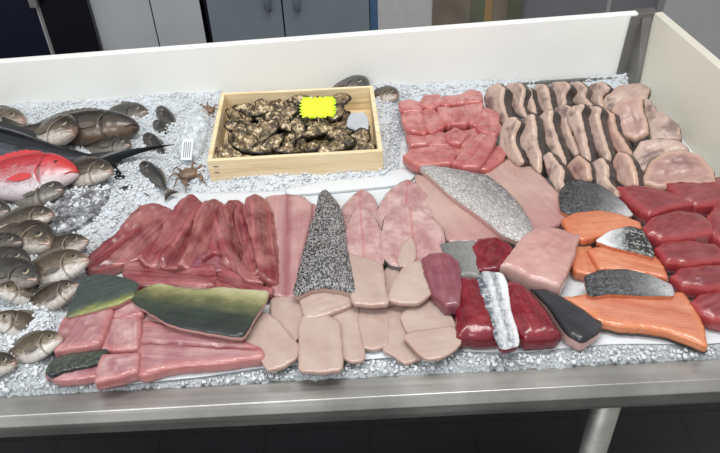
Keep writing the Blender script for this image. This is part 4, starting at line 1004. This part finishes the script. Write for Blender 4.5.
# ------------------------------------------------------------------ whole fish on the left
fish('dark brown grouper lying behind the small sea breams, mouth ajar', (139, 126), (24, 130), .050, .36, 'grouper', 'grouper', name='grouper', cat='fish', eye=(.2, .17, .022), fork=.1, lipm='mouthd', iris='pupil')
fish('long blue black bonito lying behind the red snapper, forked tail on ice', (-150, 128), (90, 160), .050, .20, 'bonito', 'slim', zt=.036, name='bonito', finm='findark', fork=.62, mouth=False, nrm=(0, -.35, .94))
fish('red snapper with silver pink cheek among the grey fish', (79, 173), (-44, 184), .056, .46, 'snapper', 'bream', name='red_snapper', finm='finred', iris='irisred', eye=(.165, .16, .026), lipm='finred')
BR = [  # label, snout, tail, z, ratio, material
 ('grey sea bream head at the upper left, against the ice near the panel', (25, 122), (-55, 124), .030, .34, 'breamp'),
 ('sea bream with pink snout half cut off at the left edge above the snapper', (12, 141), (-66, 158), .042, .36, 'breamp'),
 ('dark sea bream right of the grouper head', (148, 113), (78, 120), .026, .38, 'breamd'),
 ('dull sea bream head sunk in ice beneath the grouper jaw', (131, 146), (70, 152), .048, .34, 'breamd'),
 ('sea bream with pale lips in front of the grouper flank', (75, 133), (10, 140), .070, .42, 'bream', .02),
 ('sea bream with pinkish snout on ice right of the red snapper', (113, 172), (34, 166), .056, .36, 'bream'),
 ('small snout poking out below the red snapper at the left edge', (13, 178), (-66, 186), .045, .32, 'bream'),
 ('dark sea bream snout below the small one at the left edge', (10, 212), (-70, 214), .040, .32, 'breamd'),
 ('sea bream tucked under the snapper belly, facing right', (64, 191), (-20, 204), .046, .38, 'breamd'),
 ('sea bream with reddish lip below the one under the snapper', (54, 215), (-28, 222), .050, .36, 'bream'),
 ('brown sea bream with its snout hidden behind the next row', (52, 246), (-30, 224), .036, .36, 'bream'),
 ('almost black fish with bright eye at the left edge', (23, 243), (-58, 240), .044, .26, 'breamd'),
 ('sea bream at the edge of the ice, upper one of the pair facing the fillets', (89, 241), (4, 264), .036, .34, 'bream'),
 ('dark sea bream body lying at the left edge, upper of two', (30, 262), (-58, 254), .046, .34, 'breamd'),
 ('dark sea bream body lying at the left edge, lower of two', (39, 281), (-52, 266), .050, .30, 'breamd'),
 ('largest pale sea bream, lower one of the pair facing the fillets', (89, 260), (-10, 286), .048, .40, 'breamp'),
 ('sea bream with white lips turned up beside the slate skin fillet', (80, 285), (4, 318), .038, .36, 'bream'),
 ('sea bream facing left in the middle of the left pile', (-6, 290), (62, 302), .054, .38, 'breamp', -.01),
 ('sea bream facing left, the one nearer the front', (-10, 318), (58, 334), .046, .40, 'breamp', -.02),
 ('sea bream with a white jaw alone on the ice, nearest the pink chunks', (63, 338), (-18, 358), .040, .36, 'breamp'),
 ('sea bream back showing at the left edge nearest the steel rim', (17, 364), (-58, 362), .030, .30, 'bream'),
 ('sea bream back showing behind the crate', (366, 90), (318, 92), .048, .46, 'breamd', .0),
 ('sea bream head poking out right of the crate back corner', (398, 97), (350, 94), .034, .42, 'bream', .0),
]
for lab, s, t, z, r, mk, *zz_ in BR:
    q_ = (.80 if t[0] < s[0] else 1.02) + rnd.uniform(-.05, .06)
    t2 = (s[0] + (t[0] - s[0]) * q_, s[1] + (t[1] - s[1]) * q_ + rnd.uniform(-5, 9))
    fish(lab, s, t2, z, (r + .03) * (1.16 if t[0] < s[0] else 1.0), mk, zt=zz_[0] if zz_ else z - .026)
SL = [
 ('slim charcoal fish standing in the ice, farthest back', (159, 107), (174, 131), .036, .36),
 ('slim charcoal fish standing in the ice beside the farthest one', (155, 121), (168, 139), .030, .38),
 ('slim charcoal fish leaning in the ice near the bonito tail', (146, 134), (166, 162), .034, .32),
 ('slim charcoal fish with a narrow tail, nearest the red fillets', (142, 163), (166, 190), .030, .34),
 ('small charcoal fish lying half buried beside the grey flatfish', (114, 196), (146, 184), .018, .34),
]
for lab, s, t, z, r in SL: fish(lab, s, t, z, r, 'slim', 'slim', name='small_fish', mouth=False, zt=.012, tailfin=lab.startswith('slim charcoal fish with'), eye=(.12, .12, .03), iris='pupil', fork=.2, up=1)
M['flat'] = flesh('dark speckled flatfish', (92, 92, 94), (58, 58, 62), (172, 174, 178), (30, 60, .7), mott=(60, .8), blotch=((196, 200, 204), 70, .7), rough=.25)
ff = plate('flatfish', [(42, 214), (60, 200), (84, 190), (100, 186), (112, 192), (104, 206), (92, 222), (74, 234), (54, 238), (40, 228)], .016, .016, M['flat'], 'grey speckled flatfish half covered by crushed ice', 'fish', crown=.35, lump=.35)
sx = world_poly([(42, 214), (60, 200), (84, 190), (100, 186), (112, 192), (104, 206), (92, 222), (74, 234), (54, 238), (40, 228)], .02)
q = np.c_[rs.uniform(sx[:, 0].min(), sx[:, 0].max(), 700), rs.uniform(sx[:, 1].min(), sx[:, 1].max(), 700)]
q = q[inside(q, sx)]
q = q[np.array([noise.noise(Vector((a * 30, b * 30, 8))) > -.05 for a, b in q])]
chunks(np.c_[q, np.full(len(q), .0325)], .004, .010, 'ice_on_flatfish', 'bits of crushed ice lying on the grey flatfish')

# ------------------------------------------------------------------ crabs and the tagged plastic bag
def crab(label, c, z, size, ang):
    o = empty('crab', P(c[0], c[1], z), label, 'crab'); V, Fc = [], []; K, Rr = 20, 5
    for r in range(Rr + 1):
        q = r / Rr
        for k in range(K):
            th = 2 * math.pi * k / K; w = 1 + .06 * math.sin(th * 9) * q
            V.append(Vector((math.cos(th) * q * 1.0 * w, math.sin(th) * q * .72 * w, .42 * math.sqrt(max(0, 1 - q * q)) + .04 * noise.noise(Vector((q * 5, th * 2, size * 90))))) * size)
    for r in range(Rr):
        for k in range(K): k2 = (k + 1) % K; Fc.append((r * K + k, (r + 1) * K + k, (r + 1) * K + k2, r * K + k2))
    cc = len(V); V.append(Vector((0, 0, -.15 * size)))
    for k in range(K): Fc.append((cc, Rr * K + (k + 1) % K, Rr * K + k))
    mesh_obj('shell', V, Fc, M['crab'], o)
    for s in (-1, 1):
        for j in range(4):
            a = math.radians(-60 + 38 * j) ; d = Vector((s * math.cos(a), math.sin(a), 0))
            b0 = Vector((s * .75 * math.cos(a) * size, .6 * math.sin(a) * size, .05 * size))
            VV, FF = tube_data([b0, b0 + d * size * .6 + Vector((0, 0, size * .28)), b0 + d * size * 1.0 + Vector((0, -.15 * size, -size * .05)), b0 + d * size * 1.25 + Vector((0, -.3 * size, -size * .3))], [.1 * size, .09 * size, .06 * size, .02 * size], 7)
            mesh_obj('leg', VV, FF, M['crab'], o)
        b0 = Vector((s * .55 * size, -.5 * size, .08 * size))
        VV, FF = tube_data([b0, b0 + Vector((s * .35, -.3, .1)) * size, b0 + Vector((s * .2, -.75, .1)) * size, b0 + Vector((-s * .1, -.95, .05)) * size], [.12 * size, .12 * size, .2 * size, .03 * size], 8)
        mesh_obj('claw', VV, FF, M['crab'], o)
    o.rotation_euler = (.25, 0, ang)
crab('small brown crab half buried in ice in front of the crate corner', (189, 174), .019, .022, .5)
crab('small brown crab behind the clear bag, at the rear left crate corner', (208, 110), .028, .018, -.6)
bag = plate('plastic_bag', [(184, 136), (188, 120), (191, 112), (200, 108), (206, 112), (208, 126), (204, 142), (197, 160), (182, 160), (180, 148)], .020, .020, M['bag'], 'clear crumpled plastic bag with white printed label left of the crate', 'bag', lump=.9, crown=.3)
lp0 = P(188, 150, .048); ln_ = Vector((0, -.5, .85)).normalized()
def flatq(nm, px, off, th, mk, par):
    q = [PP(x, y, lp0, ln_) + ln_ * off for x, y in px]; bm = bmesh.new(); hexa(bm, [p - ln_ * th for p in q], q)
    o = bm_obj(nm, bm, M[mk], None); o.parent = par; o.matrix_parent_inverse = par.matrix_world.inverted(); return o
lbl = flatq('label_card', [(183, 139), (193.5, 139), (191.5, 160), (180.5, 160)], 0, .001, 'tag', bag)
for x in (184.4, 186.4, 188.4, 190.4):
    o = flatq('printed_line', [(x, 142), (x + .9, 142), (x - .7, 157.5), (x - 1.6, 157.5)], .0004, .0003, 'print', bag)
    o.parent = lbl; o.matrix_parent_inverse = bag.matrix_world.inverted() @ Matrix.Identity(4)
    o.matrix_parent_inverse = Matrix.Identity(4)

# ------------------------------------------------------------------ the room behind
WY = 2.75
def wallx(px, py): return PP(px, py, Vector((0, WY, 0)), Vector((0, 1, 0))).x
def struct(nm, bm, mk): return tag(bm_obj(nm, bm, M[mk]), kind='structure')
bm = bmesh.new(); box(bm, -4, 4, -2.5, WY + .12, FLZ - .05, FLZ); struct('floor', bm, 'floor')
bm = bmesh.new(); box(bm, -4, 4, WY + .05, WY + .15, FLZ, 2.0); struct('wall_back', bm, 'charcoal')
xm_ = wallx(153, 20)
bm = bmesh.new(); box(bm, wallx(97, 30), xm_ - .003, WY + .01, WY + .05, FLZ, 1.6); struct('trim_1', bm, 'greywall')
bm = bmesh.new(); box(bm, xm_ + .003, wallx(208, 30), WY + .01, WY + .05, FLZ, 1.6); struct('trim_5', bm, 'greywall')
bm = bmesh.new(); box(bm, wallx(378, 20), wallx(432, 20), WY + .0, WY + .05, FLZ, 1.6); struct('trim_2', bm, 'palegrey')
bm = bmesh.new(); box(bm, wallx(370, 20), wallx(378, 20), WY + .0, WY + .05, FLZ, 1.6); struct('trim_3', bm, 'blue')
bm = bmesh.new(); box(bm, wallx(660, 20), 4, WY - .01, WY + .05, FLZ, 1.6); struct('trim_4', bm, 'midgrey')
# navy cabinet
x0, x1, xs = wallx(-160, 30), wallx(97, 30), wallx(49, 30)
cab = empty('navy_cabinet', (.5 * (x0 + x1), WY, FLZ), 'dark navy cabinet with chrome handle behind the counter at left', 'cabinet')
bm = bmesh.new(); box(bm, x0, x1, WY - .02, WY + .05, FLZ, 1.5); bm_obj('body', bm, M['navyd'], cab)
bm = bmesh.new(); box(bm, x0 + .01, xs, WY - .045, WY - .02, FLZ + .06, 1.45); dr = bm_obj('door', bm, M['navy'], cab, False, .002)
hx = PP(35, 4, Vector((0, WY - .05, 0)), Vector((0, 1, 0)))
bm = bmesh.new(); box(bm, hx.x - .016, hx.x + .016, WY - .07, WY - .045, hx.z - .012, hx.z + .10); hd = bm_obj('handle', bm, M['steel'], cab, False, .004); 
hd.parent = dr; hd.matrix_parent_inverse = Matrix.Identity(4); dr_m = cab.location
hd.matrix_parent_inverse = Matrix.Identity(4)
bm = bmesh.new(); box(bm, xs - .0018, xs + .0018, WY - .048, WY - .02, FLZ + .06, 1.45); bm_obj('edge_strip', bm, M['palegrey'], cab)
# slate locker with two doors
x0, x1, xm = wallx(211, 30), wallx(370, 20), wallx(284.5, 25)
lk = empty('grey_locker', (.5 * (x0 + x1), WY, FLZ), 'slate grey double door locker behind the counter', 'locker')
bm = bmesh.new(); box(bm, x0 - .03, x1, WY + .01, WY + .05, FLZ, 1.5); bm_obj('body', bm, M['navyd'], lk)
for (a, b, hpx) in ((x0 + .004, xm - .003, 268), (xm + .003, x1 - .003, 297)):
    bm = bmesh.new(); box(bm, a, b, WY - .015, WY + .01, FLZ + .05, 1.45)
    d_ = bm_obj('door', bm, M['greydoor'], lk, False, .002)
    h = PP(hpx, 11, Vector((0, WY - .04, 0)), Vector((0, 1, 0)))
    V, Fc = tube_data([(h.x, WY - .016, h.z), (h.x, WY - .045, h.z + .008), (h.x, WY - .045, h.z + .14), (h.x, WY - .016, h.z + .148)], .012, 10)
    bm = bmesh.new(); vs = [bm.verts.new(v) for v in V]; [bm.faces.new([vs[i] for i in f]) for f in Fc]
    hb = bm_obj('handle', bm, M['greydoor'], None, True); hb.parent = d_
# glazed door; reflections in its glass painted as coloured strips
x0, x1 = wallx(432, 20), wallx(521, 12)
gd = empty('glass_door', (.5 * (x0 + x1), WY, FLZ), 'glass door with painted taupe and olive reflections behind the counter, near the pipe', 'cabinet')
for (a, b, mk) in ((432, 470, 'taupe'), (470, 484, 'olive'), (484, 492, 'tan'), (492, 507, 'taupe'), (507, 521, 'olive')):
    bm = bmesh.new(); box(bm, wallx(a, 15), wallx(b, 12), WY - .005, WY + .05, FLZ, 1.5); bm_obj('reflection_strip', bm, M[mk], gd)
pp_ = PP(608.5, 6, Vector((0, WY - .3, 0)), Vector((0, 1, 0)))
V, Fc = tube_data([(pp_.x, WY - .3, FLZ), (pp_.x, WY - .3, 1.6)], .009, 12); bm = bmesh.new(); vs = [bm.verts.new(v) for v in V]; [bm.faces.new([vs[i] for i in f]) for f in Fc]
tag(bm_obj('steel_pipe', bm, M['palegrey'], None, True), 'thin bright steel pipe standing behind the back panel near the corner', 'pipe')

# ------------------------------------------------------------------ light
w = bpy.data.worlds.new('world'); scene.world = w; w.use_nodes = True
bg = w.node_tree.nodes['Background'] if 'Background' in w.node_tree.nodes else w.node_tree.nodes.new('ShaderNodeBackground')
bg.inputs[0].default_value = (.97, .985, 1, 1); bg.inputs[1].default_value = .72
def area_light(nm, loc, target, sx, sy, energy, col=(1, 1, 1)):
    l = bpy.data.lights.new(nm, 'AREA'); l.shape = 'RECTANGLE'; l.size = sx; l.size_y = sy; l.energy = energy; l.color = col
    o = bpy.data.objects.new(nm, l); o.location = loc; COL.objects.link(o)
    o.rotation_euler = (Vector(target) - Vector(loc)).to_track_quat('-Z', 'Y').to_euler()
area_light('overhead_light', (.15, .75, 2.3), (.15, 1.05, 0), 1.5, .6, 40, (1, .99, .96))
area_light('front_light', (-1.1, -.9, 2.0), (0, 1.2, 0), 1.4, 1.0, 31, (.95, .98, 1))
